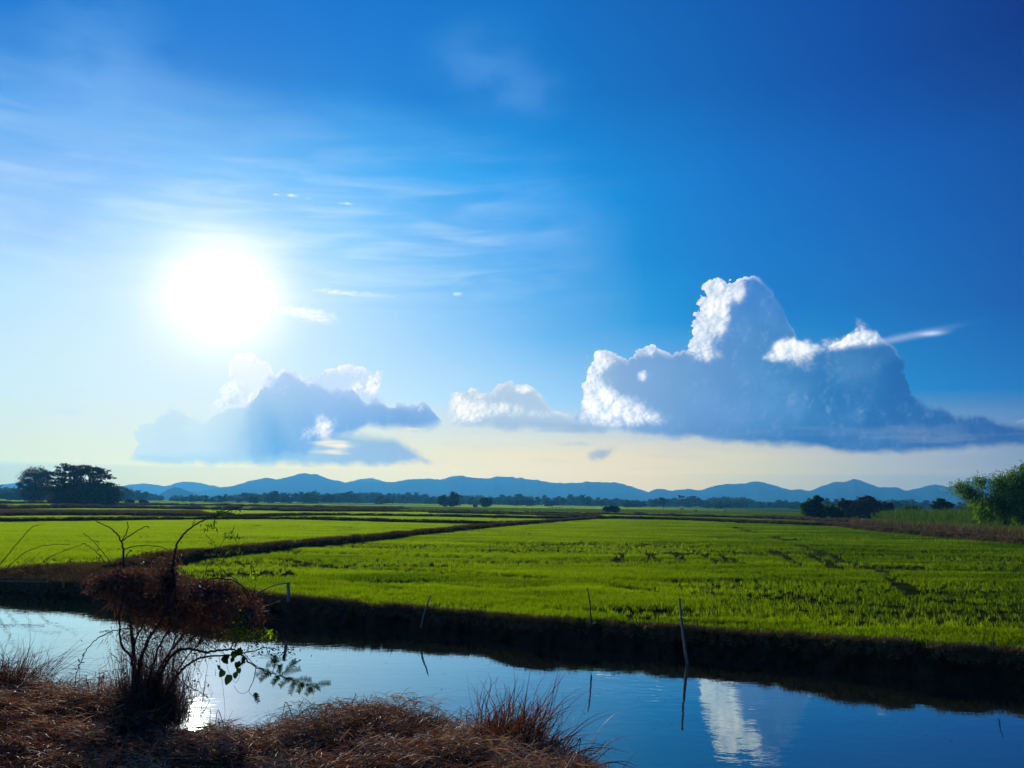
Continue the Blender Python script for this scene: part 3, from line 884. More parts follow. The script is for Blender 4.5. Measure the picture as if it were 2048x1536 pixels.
# weeds and dry grass on the bunds
weed_t = [tuft(22, 0.20, 0.26, 0.014, 0.8, 4) for _ in range(4)]
P_ = []
for line, h, wd in bund_lines:
    seg = np.linalg.norm(np.diff(line, axis=0), axis=1); L = np.concatenate([[0], np.cumsum(seg)])
    dist = np.interp(L, L, np.hypot(line[:, 0], line[:, 1])); dens = 26 if dist.mean() < 120 else 9
    m_ = int(min(L[-1] * dens, 9000)); s = rng.uniform(0, L[-1], m_)
    px_, py_ = np.interp(s, L, line[:, 0]), np.interp(s, L, line[:, 1]); u = rng.normal(0, 0.36, m_) * wd
    tx_, ty_ = np.interp(s, L, np.gradient(line[:, 0], L)), np.interp(s, L, np.gradient(line[:, 1], L))
    q = np.clip(1 - (np.abs(u) / wd) ** 1.6, 0, 1) * h - 0.03
    sc_ = (0.5 + 1.1 * fbm(s * 0.4, s * 0, 13, 3)) * (0.6 if dist.mean() < 120 else 1.4) * (1.5 if wd > 1.2 else 1.0)
    P_.append(np.stack([px_ - ty_ * u, py_ + tx_ * u, q, sc_], 1))
P_ = np.concatenate(P_); P_ = P_[np.hypot(P_[:, 0], P_[:, 1]) > crest_r(np.arctan2(P_[:, 0], P_[:, 1])) + 0.1]
tag(scatter('bund_weeds', P_[:, :3], rng.uniform(0, 6.28, len(P_)), P_[:, 3], weed_t, M['weeds']), 'dry brown and olive weeds along the tops of the earth bunds', 'weeds', kind='stuff')

# rough brown ground that rises to the cane on the right, and the weedy left bank
def zone(pts, n, h=0.0):
    g = np.array([tuple(gnd(x, y, 0)[:2]) for x, y in pts]); out = []
    lo, hi = g.min(0), g.max(0)
    q = rng.uniform(lo, hi, (n, 2)); ins = np.zeros(n, bool); j = len(g) - 1
    for i in range(len(g)):
        c = ((g[i, 1] > q[:, 1]) != (g[j, 1] > q[:, 1])) & (q[:, 0] < (g[j, 0] - g[i, 0]) * (q[:, 1] - g[i, 1]) / (g[j, 1] - g[i, 1] + 1e-9) + g[i, 0]); ins ^= c; j = i
    return q[ins]


q1 = zone([(1640, 1046), (1700, 1050), (1760, 1060), (1900, 1072), (2060, 1085), (2240, 1102), (2240, 1056), (2060, 1056), (1900, 1050), (1760, 1040), (1640, 1036)], 26000)
q2 = zone([(-260, 1150), (0, 1140), (90, 1138), (200, 1134), (300, 1150), (420, 1172), (520, 1190), (520, 1197), (400, 1187), (250, 1177), (0, 1164), (-260, 1150)], 12000)
q3 = zone([(-260, 1032), (0, 1030), (300, 1031), (420, 1030), (400, 1024), (200, 1023), (0, 1022), (-260, 1024)], 16000)
q = np.concatenate([q1, q2, q3]); s_ = np.concatenate([np.full(len(q1), 1.2), np.full(len(q2), 0.95), np.full(len(q3), 1.7)]) * rng.uniform(0.6, 1.3, len(q))
qa = np.arctan2(q[:, 0], q[:, 1]); qr = np.hypot(q[:, 0], q[:, 1]); kk = qr > crest_r(qa) + 0.05; q, s_, qa, qr = q[kk], s_[kk], qa[kk], qr[kk]
qk = np.clip(1 - (qr - crest_r(qa)) / 1.8, 0, 1); qz = -0.04 * (1 - qk) + crest_z(qa) * qk
rt = q[:, 0] > 20
tag(scatter('rough_grass', np.concatenate([q, qz[:, None]], 1)[~rt], rng.uniform(0, 6.28, (~rt).sum()), s_[~rt], weed_t, M['weeds']), 'rough dry brown grass on the margins of the fields', 'grass', kind='stuff')
tag(scatter('slope_grass', np.concatenate([q, qz[:, None]], 1)[rt], rng.uniform(0, 6.28, rt.sum()), s_[rt], weed_t, M['olive']), 'olive brown grass on the slope in front of the cane', 'grass', kind='stuff')

# grass along the crest of the far bank, some of it hanging over the edge
n = 9000; a = rng.uniform(-0.72, 0.70, n); den = fbm(a * 25, a * 0, 55, 4)
a = a[rng.uniform(0, 1, n) < np.clip((den - 0.30) * 3 + (a < -0.22) * 1.0, 0.12, 1)]; n = len(a)
o_ = rng.uniform(-0.10, 0.22, n); r = crest_r(a) + o_
z = crest_z(a) + np.where(o_ < 0, o_ * 1.2, 0.01)
hang = [tuft(14, 0.07, 0.17, 0.008, 1.0, 4) for _ in range(4)]
lf = np.clip((-a - 0.12) * 4, 0, 1)
tag(scatter('bank_grass', np.stack([r * np.sin(a), r * np.cos(a), z], 1), rng.uniform(0, 6.28, n), rng.uniform(0.3, 0.85, n) * (1 + lf * 0.8), hang, M['weeds'],
            tilt=np.stack([np.where(o_ < 0.03, rng.uniform(0.3, 1.9, n), rng.normal(0, 0.3, n)) * 1.0, rng.normal(0, 0.3, n)], 1)),
    'dry grass fringing and hanging over the top of the dark pond bank', 'grass', kind='stuff')

# ------------------------------------------------------------------ hills
main_px = [(-900, 985), (-500, 975), (-300, 985), (-100, 990), (60, 992), (230, 988), (300, 990), (400, 982), (440, 975), (465, 972), (500, 962), (535, 956), (555, 960), (590, 950), (605, 948), (635, 949), (650, 957), (690, 965), (735, 962), (785, 965), (830, 957), (860, 958), (890, 961),
           (918, 952), (940, 956), (970, 957), (1000, 954), (1020, 954), (1060, 959), (1120, 967), (1160, 965), (1200, 964), (1240, 966), (1262, 975), (1290, 986), (1315, 977), (1345, 982), (1355, 980), (1380, 978), (1402, 982),
           (1430, 971), (1460, 967), (1480, 968), (1505, 964), (1530, 966), (1560, 974), (1580, 981), (1600, 979), (1622, 982), (1645, 972), (1675, 963), (1690, 966), (1712, 957), (1735, 967), (1760, 976), (1790, 974),
           (1815, 982), (1850, 974), (1875, 969), (1900, 976), (1940, 963), (1975, 959), (2000, 962), (2060, 964), (2150, 972), (2300, 960), (2600, 975), (2900, 1000)]
far_px = [(-900, 990), (-300, 980), (-100, 972), (0, 969), (30, 966), (48, 963), (80, 970), (130, 975), (180, 974), (235, 974), (262, 969), (290, 966), (330, 972), (350, 967), (375, 962), (400, 966), (440, 974), (520, 985), (640, 985), (690, 965),
          (722, 957), (742, 955), (780, 966), (860, 985), (880, 960), (915, 950), (960, 965), (1100, 985), (1200, 985), (1240, 966), (1300, 985), (1400, 1000), (2900, 1000)]
small_px = [(300, 996), (318, 989), (335, 979), (348, 974), (362, 976), (376, 982), (392, 988), (410, 994), (420, 998)]


def ridge(name, px, dist, depth, rough, seed):
    A = np.array([ae(*p) for p in px]); az = np.linspace(A[0, 0], A[-1, 0], int(min(900, abs(A[-1, 0] - A[0, 0]) * 9)))
    top = np.interp(az, A[:, 0], A[:, 1])
    if len(px) > 20:
        k = np.array([1, 2, 3, 2, 1]) / 9.0; top = np.convolve(np.pad(top, 2, mode='edge'), k, 'valid')
    hz = dist * np.tan(np.radians(top)) + ZC; hz = np.maximum(hz, 0.5)
    hz = hz * (1 + (fbm(az * 2.5, az * 0, seed, 4) - 0.5) * 0.10)
    rows = np.linspace(-1, 0.5, 26); v = []
    for u in rows:
        s = math.cos(u * math.pi / 2) if u < 0 else math.cos(u * math.pi)
        spur = (fbm(az * 1.1 + u * 0.6, az * 0 + u * 4, seed + 5, 4) - 0.5) * rough * (1 - s) * (s + 0.15) * 3
        rr = dist + u * depth
        z = hz * np.clip(s ** 1.25 + spur, -0.02, 0.985 if abs(u) > 1e-6 else 1) if abs(u) > 0.03 else hz
        a = np.radians(az)
        v.append(np.stack([rr * np.sin(a), rr * np.cos(a), z - (2 if u in (rows[0], rows[-1]) else 0)], 1))
    v = np.array(v); nr, na = v.shape[:2]
    i = np.arange(nr - 1)[:, None] * na; j = np.arange(na - 1)[None, :]
    f = np.stack([i + j, i + j + 1, i + na + j + 1, i + na + j], -1).reshape(-1, 4)[:, ::-1]
    return tag(obj(name, mesh_np(name, v.reshape(-1, 3), f, M['hill'], smooth=True)), kind='structure')


ridge('hill_range', main_px, 3900, 1000, 0.5, 101)
ridge('far_hills', far_px, 4700, 500, 0.4, 111)
ridge('small_hill', small_px, 2300, 250, 0.3, 121)

# ------------------------------------------------------------------ the air
bm = bmesh.new(); bmesh.ops.create_cube(bm, size=1.0)
me = bpy.data.meshes.new('haze'); bm.to_mesh(me); bm.free(); me.materials.append(M['haze'])
hz = obj('haze', me); hz.scale = (11200, 11200, 225); hz.location = (0, 0, 225 / 2 - 2.6); tag(hz, kind='stuff')

# the wood behind the separate distant trees, which reads as one hazy mass
n = 2600; a = rng.uniform(-0.80, 0.80, n); r = rng.uniform(800, 980, n); kk = fbm(a * 22, a * 0, 301, 3); k = rng.uniform(0, 1, n) < np.clip((kk - 0.25) * 4, 0.15, 1); a, r, kk = a[k], r[k], kk[k]


def bush_cards(m_, rx, rz, leaf):
    q = rng.normal(size=(m_, 3)); q /= np.linalg.norm(q, axis=1)[:, None]; q *= rng.uniform(0.5, 1.0, (m_, 1)); q = q * np.array([rx, rx, rz]) + np.array([0, 0, rz * 0.8])
    a_ = rng.normal(size=(m_, 3)); a_ /= np.linalg.norm(a_, axis=1)[:, None]; b_ = np.cross(a_, rng.normal(size=(m_, 3))); b_ /= np.linalg.norm(b_, axis=1)[:, None]
    v = np.stack([q - a_ * leaf, q + b_ * leaf * .7, q + a_ * leaf, q - b_ * leaf * .7], 1).reshape(-1, 3)
    return v, np.arange(m_ * 4).reshape(m_, 4), np.repeat(rng.uniform(0, 1, m_), 4)


tag(scatter('distant_wood', np.stack([r * np.sin(a), r * np.cos(a), np.full(len(a), -0.3)], 1), rng.uniform(0, 6.28, len(a)), rng.uniform(0.55, 1.2, len(a)) * (0.5 + kk), [bush_cards(260, 5.0, 4.2, 0.9) for _ in range(4)], M['leaf_far']),
    'hazy wood closing the flats below the hills', 'wood', kind='stuff')

# ------------------------------------------------------------------ trees
def limb(p0, p1, bend=0.2, k=5):
    p0, p1 = np.asarray(p0, float), np.asarray(p1, float); m = (p0 + p1) / 2; L = np.linalg.norm(p1 - p0)
    m = m + rng.normal(size=3) * bend * L * 0.3 + np.array([0, 0, 0.12 * L])
    return smooth_path([p0, m, p1], k)


def crown_mesh(name, blobs_, n, leaf, mat, elong=1.0, shell=0.55, flat=0.6):
    """leaf-sized faces gathered in clumps through the volume of the given ellipsoids (centre, radii)"""
    vol = np.array([r[0] * r[1] * r[2] for c, r in blobs_]) ** 0.75; cnt = np.maximum(1, (n * vol / vol.sum()).astype(int)); cs = []
    for (c, r), m_ in zip(blobs_, cnt):
        nc = max(4, m_ // 22); d = rng.normal(size=(nc, 3)); d /= np.linalg.norm(d, axis=1)[:, None]
        q = d * (shell + (1 - shell) * rng.uniform(0, 1, (nc, 1)))
        cl = np.array(c) + q * np.array(r); sz = np.mean(r) * 0.20
        p = cl[rng.integers(0, nc, m_)] + rng.normal(size=(m_, 3)) * sz * np.array([1, 1, 0.6])
        p[:, 2] = np.maximum(p[:, 2], 0.05); cs.append(p)
    c = np.concatenate(cs); v, f = cards(c, leaf * rng.uniform(0.6, 1.4, len(c)), elong, flat)
    zt = rng.uniform(0, 1, len(c))
    return mesh_np(name, v, f, mat, np.repeat(zt, 4))


def make_tree(name, label, cat, loc, group, blobs_, n, leaf, mat, trunk_r, forks, elong=1.0, shell=0.55, flat=0.6, bark=None):
    t = empty(name, loc, label, cat, group)
    ls = []
    for pts, ra, rb in forks: ls.append((pts, (ra, rb)))
    v, f = tubes(ls, 6); obj('trunk', mesh_np('trunk', v, f, bark or M['bark'], smooth=True), t)
    obj('crown', crown_mesh('crown', blobs_, n, leaf, mat, elong, shell, flat), t)
    return t


def dup(root, loc, scale, rz, label=None, group=None):
    r = root.copy(); COL.objects.link(r); r.location = loc; r.scale = scale; r.rotation_euler = (0, 0, rz)
    if label: r['label'] = label
    if group: r['group'] = group
    for ch in list(root.children):
        c = ch.copy(); COL.objects.link(c); c.parent = r
    return r


# prototypes of the trees in the far tree line (about 1 m units of a 10 m tree)
def proto(kind):
    if kind == 0: B = [((0, 0, 5.5), (4.2, 4.2, 3.2)), ((2.2, 0, 4.2), (3, 3, 2.6)), ((-2.4, 0, 4), (3, 3, 2.4)), ((0, 0, 2.2), (3.6, 3.6, 2))]
    elif kind == 1: B = [((0, 0, 7.2), (2.6, 2.6, 2.4)), ((1.8, 0, 5.4), (2.6, 2.6, 2.0)), ((-1.6, 0, 4.6), (2.4, 2.4, 2.0)), ((0, 0, 2.5), (2, 2, 1.6))]
    elif kind == 2: B = [((0, 0, 4), (5.2, 4, 2.6)), ((-3, 0, 3), (3, 3, 2.3)), ((3.4, 0, 2.6), (3, 3, 2.2)), ((0, 0, 1.6), (5, 4, 1.5))]
    elif kind == 3: B = [((0, 0, 8.4), (1.9, 1.9, 1.5)), ((0.6, 0, 4), (2.6, 2.6, 2.6)), ((-1.5, 0, 2.5), (2.6, 2.6, 2))]
    else: B = [((0, 0, 8.2), (4.0, 4.0, 1.2)), ((-1.5, 0, 6.8), (2.2, 2.2, 0.9)), ((0, 0, 3), (3.8, 3.8, 2.2))]
    top = max(c[2] for c, r in B)
    fk = [([(0, 0, -0.3), (0.1, 0, top * 0.5), (0, 0, top)], 0.28, 0.10)]
    for c, r in B: fk.append((limb((0, 0, max(0.8, c[2] * 0.5)), c), 0.12, 0.04))
    return B, fk


horizon = lambda x: 1006 + 0.0125 * (x - 1024)
TG = 'trees of the distant tree line'
TL = 'small dark bushy tree in the long tree line below the blue hills'
protos = []
for kd in range(5):
    B, fk = proto(kd)
    t = make_tree('distant_tree', TL, 'tree', (0, 0, 0), TG, B, 900, 0.62, M['leaf_far'], 0.25, fk, shell=0.35)
    protos.append(t)
top_prof = [(-200, 18), (0, 16), (40, 20), (90, 17), (235, 24), (260, 20), (300, 11), (330, 4), (380, 9), (420, 11), (470, 10), (520, 15), (555, 20), (600, 16), (625, 22), (650, 16), (700, 17), (760, 18), (800, 18), (850, 16), (1000, 16), (1030, 20), (1060, 17), (1100, 17), (1180, 16), (1250, 14),
            (1300, 13), (1330, 17), (1360, 22), (1400, 16), (1450, 16), (1480, 12), (1540, 13), (1560, 15), (1590, 10), (1640, 16), (1800, 14), (2100, 16), (2300, 16)]
used = [False] * 5
SHAPE = ['domed tree', 'narrow tree', 'low spreading tree', 'top-tufted tree', 'flat-topped tree']
PLACE = [(-9999, 35, 'left of the shaggy tree'), (35, 240, 'behind the great rain tree'), (240, 480, 'between the rain tree and the pale-roofed sheds'), (480, 660, 'around the mop-headed tree'), (660, 860, 'between the two-tiered tree and the tall black tree'),
         (860, 1000, 'behind the tall black tree'), (1000, 1180, 'behind the post and rail frame'), (1180, 1300, 'behind the lone shrub on the bund junction'), (1300, 1480, 'behind the small hut on the far strip'),
         (1480, 1620, 'just left of the leaning green tree'), (1620, 9999, 'behind the cane and bamboo')]
xs = []
x = -160.0
while x < 2240: xs.append(x); x += random.uniform(7.5, 14)
for i, x in enumerate(xs):
    h_px = np.interp(x, [p[0] for p in top_prof], [p[1] for p in top_prof]) * random.uniform(0.75, 1.2)
    if h_px < 4.5 and random.random() < 0.6: continue
    dist = random.uniform(560, 780) if random.random() < 0.75 else random.uniform(480, 560)
    d = ray(x, horizon(x)); s = dist / math.hypot(d.x, d.y)
    kd = random.choices(range(5), [6, 4, 5, 1.5, 1.0])[0]
    hgt = h_px / F * dist + 1.0; sc_ = hgt / 9.0 * (1.15 if kd in (0, 2) else 0.95)
    scl = (sc_ * random.uniform(0.9, 1.5), sc_ * random.uniform(0.9, 1.3), sc_); rz = random.uniform(0, 6.28)
    loc = (d.x * s, d.y * s, -0.1)
    where = next(w for a_, b_, w in PLACE if a_ <= x < b_)
    lab = SHAPE[kd] + ' in the tree line ' + where; grp = 'distant trees ' + where + ', ' + SHAPE[kd]
    if not used[kd]:
        used[kd] = True; t = protos[kd]; t.location = loc; t.scale = scl; t.rotation_euler = (0, 0, rz); t['label'] = lab; t['group'] = grp
    else: dup(protos[kd], loc, scl, rz, lab, grp)


def tree_at(x, ybase, height_px, name, label, B, n, leaf, mat, group=None, cat='tree', shell=0.45, fk=None, unit=10.0, wide=1.0, elong=1.0, rz=0.0, bark=None, flat=0.6):
    g = gnd(x, ybase, 0.0); r = math.hypot(g.x, g.y); h = height_px / F * r; s = h / unit
    B2 = [((c[0] * s * wide, c[1] * s * wide, c[2] * s), (r_[0] * s * wide, r_[1] * s * wide, r_[2] * s)) for c, r_ in B]
    if fk is None:
        top = max(c[2] for c, _ in B2)
        fk = [([(0, 0, -0.2), (0.04 * h, 0, top * 0.5), (0, 0, top * 0.95)], 0.035 * h, 0.012 * h)] + [(limb((0, 0, max(0.15 * h, c[2] * 0.45)), c), 0.014 * h, 0.005 * h) for c, _ in B2]
    else: fk = [([tuple(np.array(q) * s) for q in p], a * s, b * s) for p, a, b in fk]
    return make_tree(name, label, cat, (g.x, g.y, -0.05), group, B2, n, leaf, mat, 0, fk, elong, shell, flat, bark), s, r


B0, _ = proto(0); B1, _ = proto(1); B2_, _ = proto(2)
# free-standing trees on the flats
tree_at(505, 1006.5, 14, 'round_tree', 'dark round tree on the flats, left of the little mop-headed tree', [((0, 0, 5.2), (6.5, 5, 4.6)), ((4, 0, 3), (4, 4, 2.6))], 1600, 0.5, M['leaf_far'])
tree_at(567, 1007, 12, 'mop_headed_tree', 'little mop-headed tree on a short trunk on the far flats', [((0, 0, 6), (4.8, 4.6, 4.0))], 900, 0.4, M['leaf_far'])
tree_at(676, 1007.5, 10, 'narrow_tree', 'narrow bush-like tree on a thin trunk on the far flats', [((0, 0, 6), (3, 3, 4))], 500, 0.4, M['leaf_far'])
tree_at(713.5, 1007.5, 15, 'two_tiered_tree', 'slender tree with two separate tufts of leaves on one trunk', [((0, 0, 8), (2.2, 2.2, 2)), ((0, 0, 3.6), (2.0, 2.0, 1.8))], 600, 0.4, M['leaf_far'])
tree_at(886, 1013.5, 22, 'broad_tree', 'paler broad tree with a square top beside the taller dark one', [((0, 0, 7), (4, 4, 3)), ((-2.6, 0, 5), (2.6, 3, 3)), ((1, 0, 2.5), (4, 3, 2.4))], 3000, 0.24, M['leaf_far'])
tree_at(906, 1014, 29, 'tall_tree', 'tall almost black tree with a ragged top on the centre flats', [((0, 0, 7.8), (2.6, 2.6, 2.4)), ((1.2, 0, 5), (3, 3, 3)), ((-1.4, 0, 4.5), (2.6, 3, 3)), ((0, 0, 2), (3.4, 3, 2)), ((3, 0, 8), (1.2, 1.2, 0.8))], 4200, 0.24, M['leaf_dark'])
tree_at(972, 1015, 21, 'dense_tree', 'dense wide-topped tree standing alone right of the tall black tree', [((-2.5, 0, 6.5), (3.2, 3, 3)), ((2.5, 0, 6.3), (3.4, 3, 3)), ((0, 0, 4), (4.4, 4, 3.6))], 3200, 0.24, M['leaf_far'])
tree_at(950, 1015, 6, 'low_bush', 'low bush at the foot of the dense lone tree', [((0, 0, 5), (8, 5, 5))], 500, 0.2, M['leaf_far'], cat='bush')
tree_at(1222, 1026, 16, 'leafy_shrub', 'low spreading shrub of broad leaves alone on the bund junction', [((0, 0, 5), (9, 6, 4.6)), ((-5, 0, 4), (5, 5, 3)), ((5, 0, 4.4), (5, 5, 3.4)), ((1, 0, 8), (2.5, 2.5, 2))], 1500, 0.16, M['leaf_green'], cat='shrub', elong=2.2)
tree_at(258, 1010, 10, 'low_bush', 'left one of two low bushes right of the great rain tree', [((0, 0, 5), (9, 6, 5)), ((4, 0, 7), (4, 4, 3))], 1400, 0.22, M['leaf_far'], cat='bush')
tree_at(287, 1010.5, 10, 'low_bush', 'right one of two low bushes right of the great rain tree, open at its foot', [((0, 0, 6), (8, 6, 4)), ((5, 0, 5), (4, 4, 3))], 1100, 0.22, M['leaf_far'], cat='bush')
for x, y, w, l in ((1392, 1023.5, 3.2, 'small dark bush on the far green strip, left of the pale-roofed hut'), (1548, 1035.5, 5.0, 'flat dark bush on the bund left of the roadside trees'), (1364, 1019.5, 3.0, 'tiny low bush at the foot of the distant trees on the far strip')):
    tree_at(x, y, w, 'field_bush', l, [((0, 0, 5), (10, 7, 5))], 500, 0.14, M['leaf_far'], cat='bush')

# the great rain tree and its neighbour on the left
g = gnd(160, 1012, 0.0); R0 = math.hypot(g.x, g.y); u = R0 / F          # metres per photo pixel there
Bt, forks = [], []
cx = lambda px: (px - 160) * u
hgt = lambda py: (1012 - py) * u
for px in np.linspace(106, 204, 17):
    ang = (px - 155) / 56.0; ytop = 1012 - 70 * math.sqrt(max(0.0, 1 - min(1, abs(ang)) ** 1.8)) - 1
    ytop = max(939, min(ytop, 982)) + random.uniform(-2, 3)
    for dy in (-5.5, -1.5, 3, 6.5):
        c = (cx(px), dy * (1 - 0.6 * abs(ang)), hgt(ytop + random.uniform(2, 5)))
        Bt.append((c, (1.7, 1.7, 0.40)))
for _ in range(75):                                         # inner sprays, flat layers with gaps between
    px = random.uniform(108, 202); ang = (px - 155) / 56.0; t_ = 1012 - 70 * math.sqrt(max(0.0, 1 - min(1, abs(ang)) ** 1.8))
    Bt.append(((cx(px), random.uniform(-5, 5), hgt(random.uniform(t_ + 9, 986))), (1.5, 1.5, 0.24)))
root = (cx(170), 0, -0.2)
hubs = [(cx(150), 0, hgt(985)), (cx(172), 1.5, hgt(982)), (cx(188), -1, hgt(984)), (cx(135), -1, hgt(984)), (cx(160), -2, hgt(978))]
for h_ in hubs: forks.append((limb(root, h_, 0.15, 8), 0.55, 0.24))
for c, r_ in Bt:
    h_ = min(hubs, key=lambda q: (q[0] - c[0]) ** 2 + (q[1] - c[1]) ** 2); forks.append((limb(h_, c, 0.35), 0.12, 0.03))
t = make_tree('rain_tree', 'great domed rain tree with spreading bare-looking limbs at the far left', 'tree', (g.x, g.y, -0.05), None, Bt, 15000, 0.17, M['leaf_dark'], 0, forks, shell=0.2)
g2 = gnd(172, 1011, 0.0)
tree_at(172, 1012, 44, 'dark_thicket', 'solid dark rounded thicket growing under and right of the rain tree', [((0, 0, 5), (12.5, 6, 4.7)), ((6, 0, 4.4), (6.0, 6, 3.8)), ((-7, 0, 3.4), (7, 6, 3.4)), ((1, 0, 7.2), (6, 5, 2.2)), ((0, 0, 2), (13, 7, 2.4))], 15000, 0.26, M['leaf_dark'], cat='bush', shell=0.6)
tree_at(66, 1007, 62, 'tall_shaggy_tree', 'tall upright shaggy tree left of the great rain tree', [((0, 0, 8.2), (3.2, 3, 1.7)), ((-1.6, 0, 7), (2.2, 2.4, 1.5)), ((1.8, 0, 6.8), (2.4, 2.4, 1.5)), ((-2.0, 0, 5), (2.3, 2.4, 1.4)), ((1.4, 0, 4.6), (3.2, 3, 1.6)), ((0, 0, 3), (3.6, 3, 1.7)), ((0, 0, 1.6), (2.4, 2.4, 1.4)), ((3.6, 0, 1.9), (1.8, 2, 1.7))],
        12000, 0.20, M['leaf_dark'], shell=0.62)

# trees on the right beyond the corner of the big paddy
RG = None
tree_at(1630, 1040, 46, 'crooked_tree', 'green tree with a leaning top, first of the right-hand group', [((2.0, 0, 8.6), (1.8, 1.6, 1.5)), ((-0.5, 0, 7), (2.2, 2, 1.5)), ((-2.6, 0, 5.4), (2.6, 2.4, 1.9)), ((1.8, 0, 5.6), (2.6, 2, 2)), ((-1, 0, 3), (3.4, 3, 2.4)), ((2.2, 0, 2.6), (2.6, 2.6, 2.2))], 5200, 0.15, M['leaf_green'], shell=0.5, elong=1.3)
tree_at(1662, 1040, 30, 'leafy_bush', 'lighter green bush between the leaning tree and the black domed tree', [((0, 0, 6), (5, 4, 4)), ((3.5, 0, 3.5), (4, 4, 3.5))], 2600, 0.15, M['leaf_green'], cat='bush', elong=1.3)
tree_at(1695, 1036, 36, 'dark_tree', 'dark tree with a two-humped crown left of the big domed one', [((-1.2, 0, 7), (3.4, 3, 2.6)), ((1.8, 0, 6.5), (3, 3, 2.6)), ((0, 0, 3.4), (4, 4, 3.2))], 3600, 0.16, M['leaf_dark'], shell=0.5)
tree_at(1735, 1037, 40, 'domed_tree', 'big black domed tree in the middle of the right-hand group', [((0, 0, 7.2), (4.6, 4, 2.6)), ((-3, 0, 5), (4, 4, 3.2)), ((3.4, 0, 5), (4, 4, 2.8)), ((0, 0, 2.5), (6, 5, 2.4)), ((1, 0, 9), (2.2, 2, 0.9))], 6000, 0.16, M['leaf_dark'], shell=0.55)
tree_at(1776, 1036, 30, 'dark_tree', 'smaller dark round-headed tree right of the big domed one', [((0, 0, 6.8), (3.4, 3, 3)), ((-1, 0, 3.4), (4, 4, 3))], 3000, 0.16, M['leaf_dark'], shell=0.5)
tree_at(1822, 1036, 22, 'spreading_bush', 'low spreading bush with ragged top behind the cane', [((0, 0, 7), (8, 6, 2.4)), ((4, 0, 8), (5, 4, 1.6)), ((0, 0, 4), (9, 6, 4))], 3600, 0.15, M['leaf_green'], cat='bush', elong=1.6)
tree_at(1887, 1038, 36, 'palm_like_tree', 'open-crowned tree with drooping sprays standing up behind the cane', [((0, 0, 8.4), (2.4, 2.4, 1.1)), ((-2.6, 0, 7), (2.6, 2.4, 1.0)), ((2.4, 0, 6.6), (2.6, 2.4, 1.1)), ((0, 0, 5.4), (4.4, 4, 1.4)), ((0, 0, 3), (4, 4, 2.4))], 3400, 0.16, M['leaf_far'], shell=0.5, elong=2.4)
tree_at(1945, 1040, 24, 'spreading_bush', 'low rounded bush between the open-crowned tree and the bamboo', [((0, 0, 6), (8, 6, 4)), ((5, 0, 6), (6, 5, 4))], 3000, 0.15, M['leaf_green'], cat='bush', elong=1.6)

# bamboo clump at the right edge
g = gnd(2010, 1064, 0.0); R0 = math.hypot(g.x, g.y); u = R0 / F
root = empty('bamboo_clump', (g.x, g.y, 0), 'tall leafy bamboo clump at the end of the cane, arching over it', 'bamboo')
tops = [(1955, 985), (1972, 996), (1966, 1012), (1985, 975), (1998, 992), (2008, 974), (2020, 986), (2030, 966), (2044, 958), (2056, 955), (2075, 958), (2095, 968), (2112, 982), (2036, 985), (2060, 975), (1990, 1010), (2020, 1005), (2080, 990)]
rad = np.array([0.028, 0.022, 0.010]); cl = []
for i, (tx, ty) in enumerate(tops):
    bx = rng.uniform(-1.6, 3.2); by = rng.uniform(-1.3, 1.3); top = ((tx - 2010) * u, by + rng.uniform(-0.8, 0.8), (1064 - ty) * u)
    p = smooth_path([(bx, by, -0.1), (bx + (top[0] - bx) * 0.25, by, top[2] * 0.55), (top[0] - (top[0] - bx) * 0.18, top[1], top[2] * 1.0), (top[0] + 0.25 * np.sign(top[0] - bx), top[1], top[2] * 0.93)], 6)
    v, f = tubes([(p, (0.03, 0.006))], 5); obj('culm', mesh_np('culm', v, f, M['cane'], np.full(len(v), 0.5), True), root)
    L = np.linspace(0, 1, len(p)); m_ = int(rng.uniform(500, 1300)); s = rng.uniform(0.18, 1.0, m_)
    c = np.stack([np.interp(s, L, p[:, k]) for k in range(3)], 1) + rng.normal(size=(m_, 3)) * np.array([0.22, 0.4, 0.20]) * (0.5 + s[:, None])
    c[:, 2] -= rng.uniform(0, 0.35, m_); cl.append(c)
c = np.concatenate(cl); d = rng.normal(size=(len(c), 3)) * np.array([1, 1, 0.5]); d[:, 2] -= 0.7; d /= np.linalg.norm(d, axis=1)[:, None]
t3 = np.linspace(0, 1, 3)[None, :, None]; Lf = rng.uniform(0.22, 0.42, len(c))[:, None, None]
v, f, i = ribbons(c[:, None] + d[:, None] * t3 * Lf + np.array([0, 0, -0.06]) * t3 ** 2, rng.uniform(0.045, 0.075, len(c)))
obj('foliage', mesh_np('foliage', v, f, M['leaf_bamboo'], rng.uniform(0, 1, len(c))[i]), root)

# belt of cane in front of the bushes
q = zone([(1745, 1047), (1790, 1052), (1850, 1057), (1920, 1063), (1990, 1070), (2100, 1078), (2200, 1084), (2200, 1058), (2040, 1052), (1900, 1047), (1790, 1043), (1745, 1043)], 5200)
cane_t = [tuft(18, 0.22, 2.35, 0.04, 0.45, 5) for _ in range(5)]
dd = np.hypot(q[:, 0], q[:, 1]); fall = np.clip((q[:, 0] - gnd(1740, 1047)[0]) / 9.0, 0.35, 1)
tag(scatter('cane_belt', np.concatenate([q, np.zeros((len(q), 1))], 1), rng.uniform(0, 6.28, len(q)), rng.uniform(0.75, 1.05, len(q)) * fall, cane_t, M['cane']),
    'belt of tall green cane with straw-coloured feet along the right margin', 'cane', kind='stuff')
q = zone([(1700, 1050), (1790, 1056), (1900, 1066), (2060, 1079), (2200, 1090), (2200, 1080), (2040, 1070), (1900, 1060), (1790, 1052), (1700, 1046)], 2600)
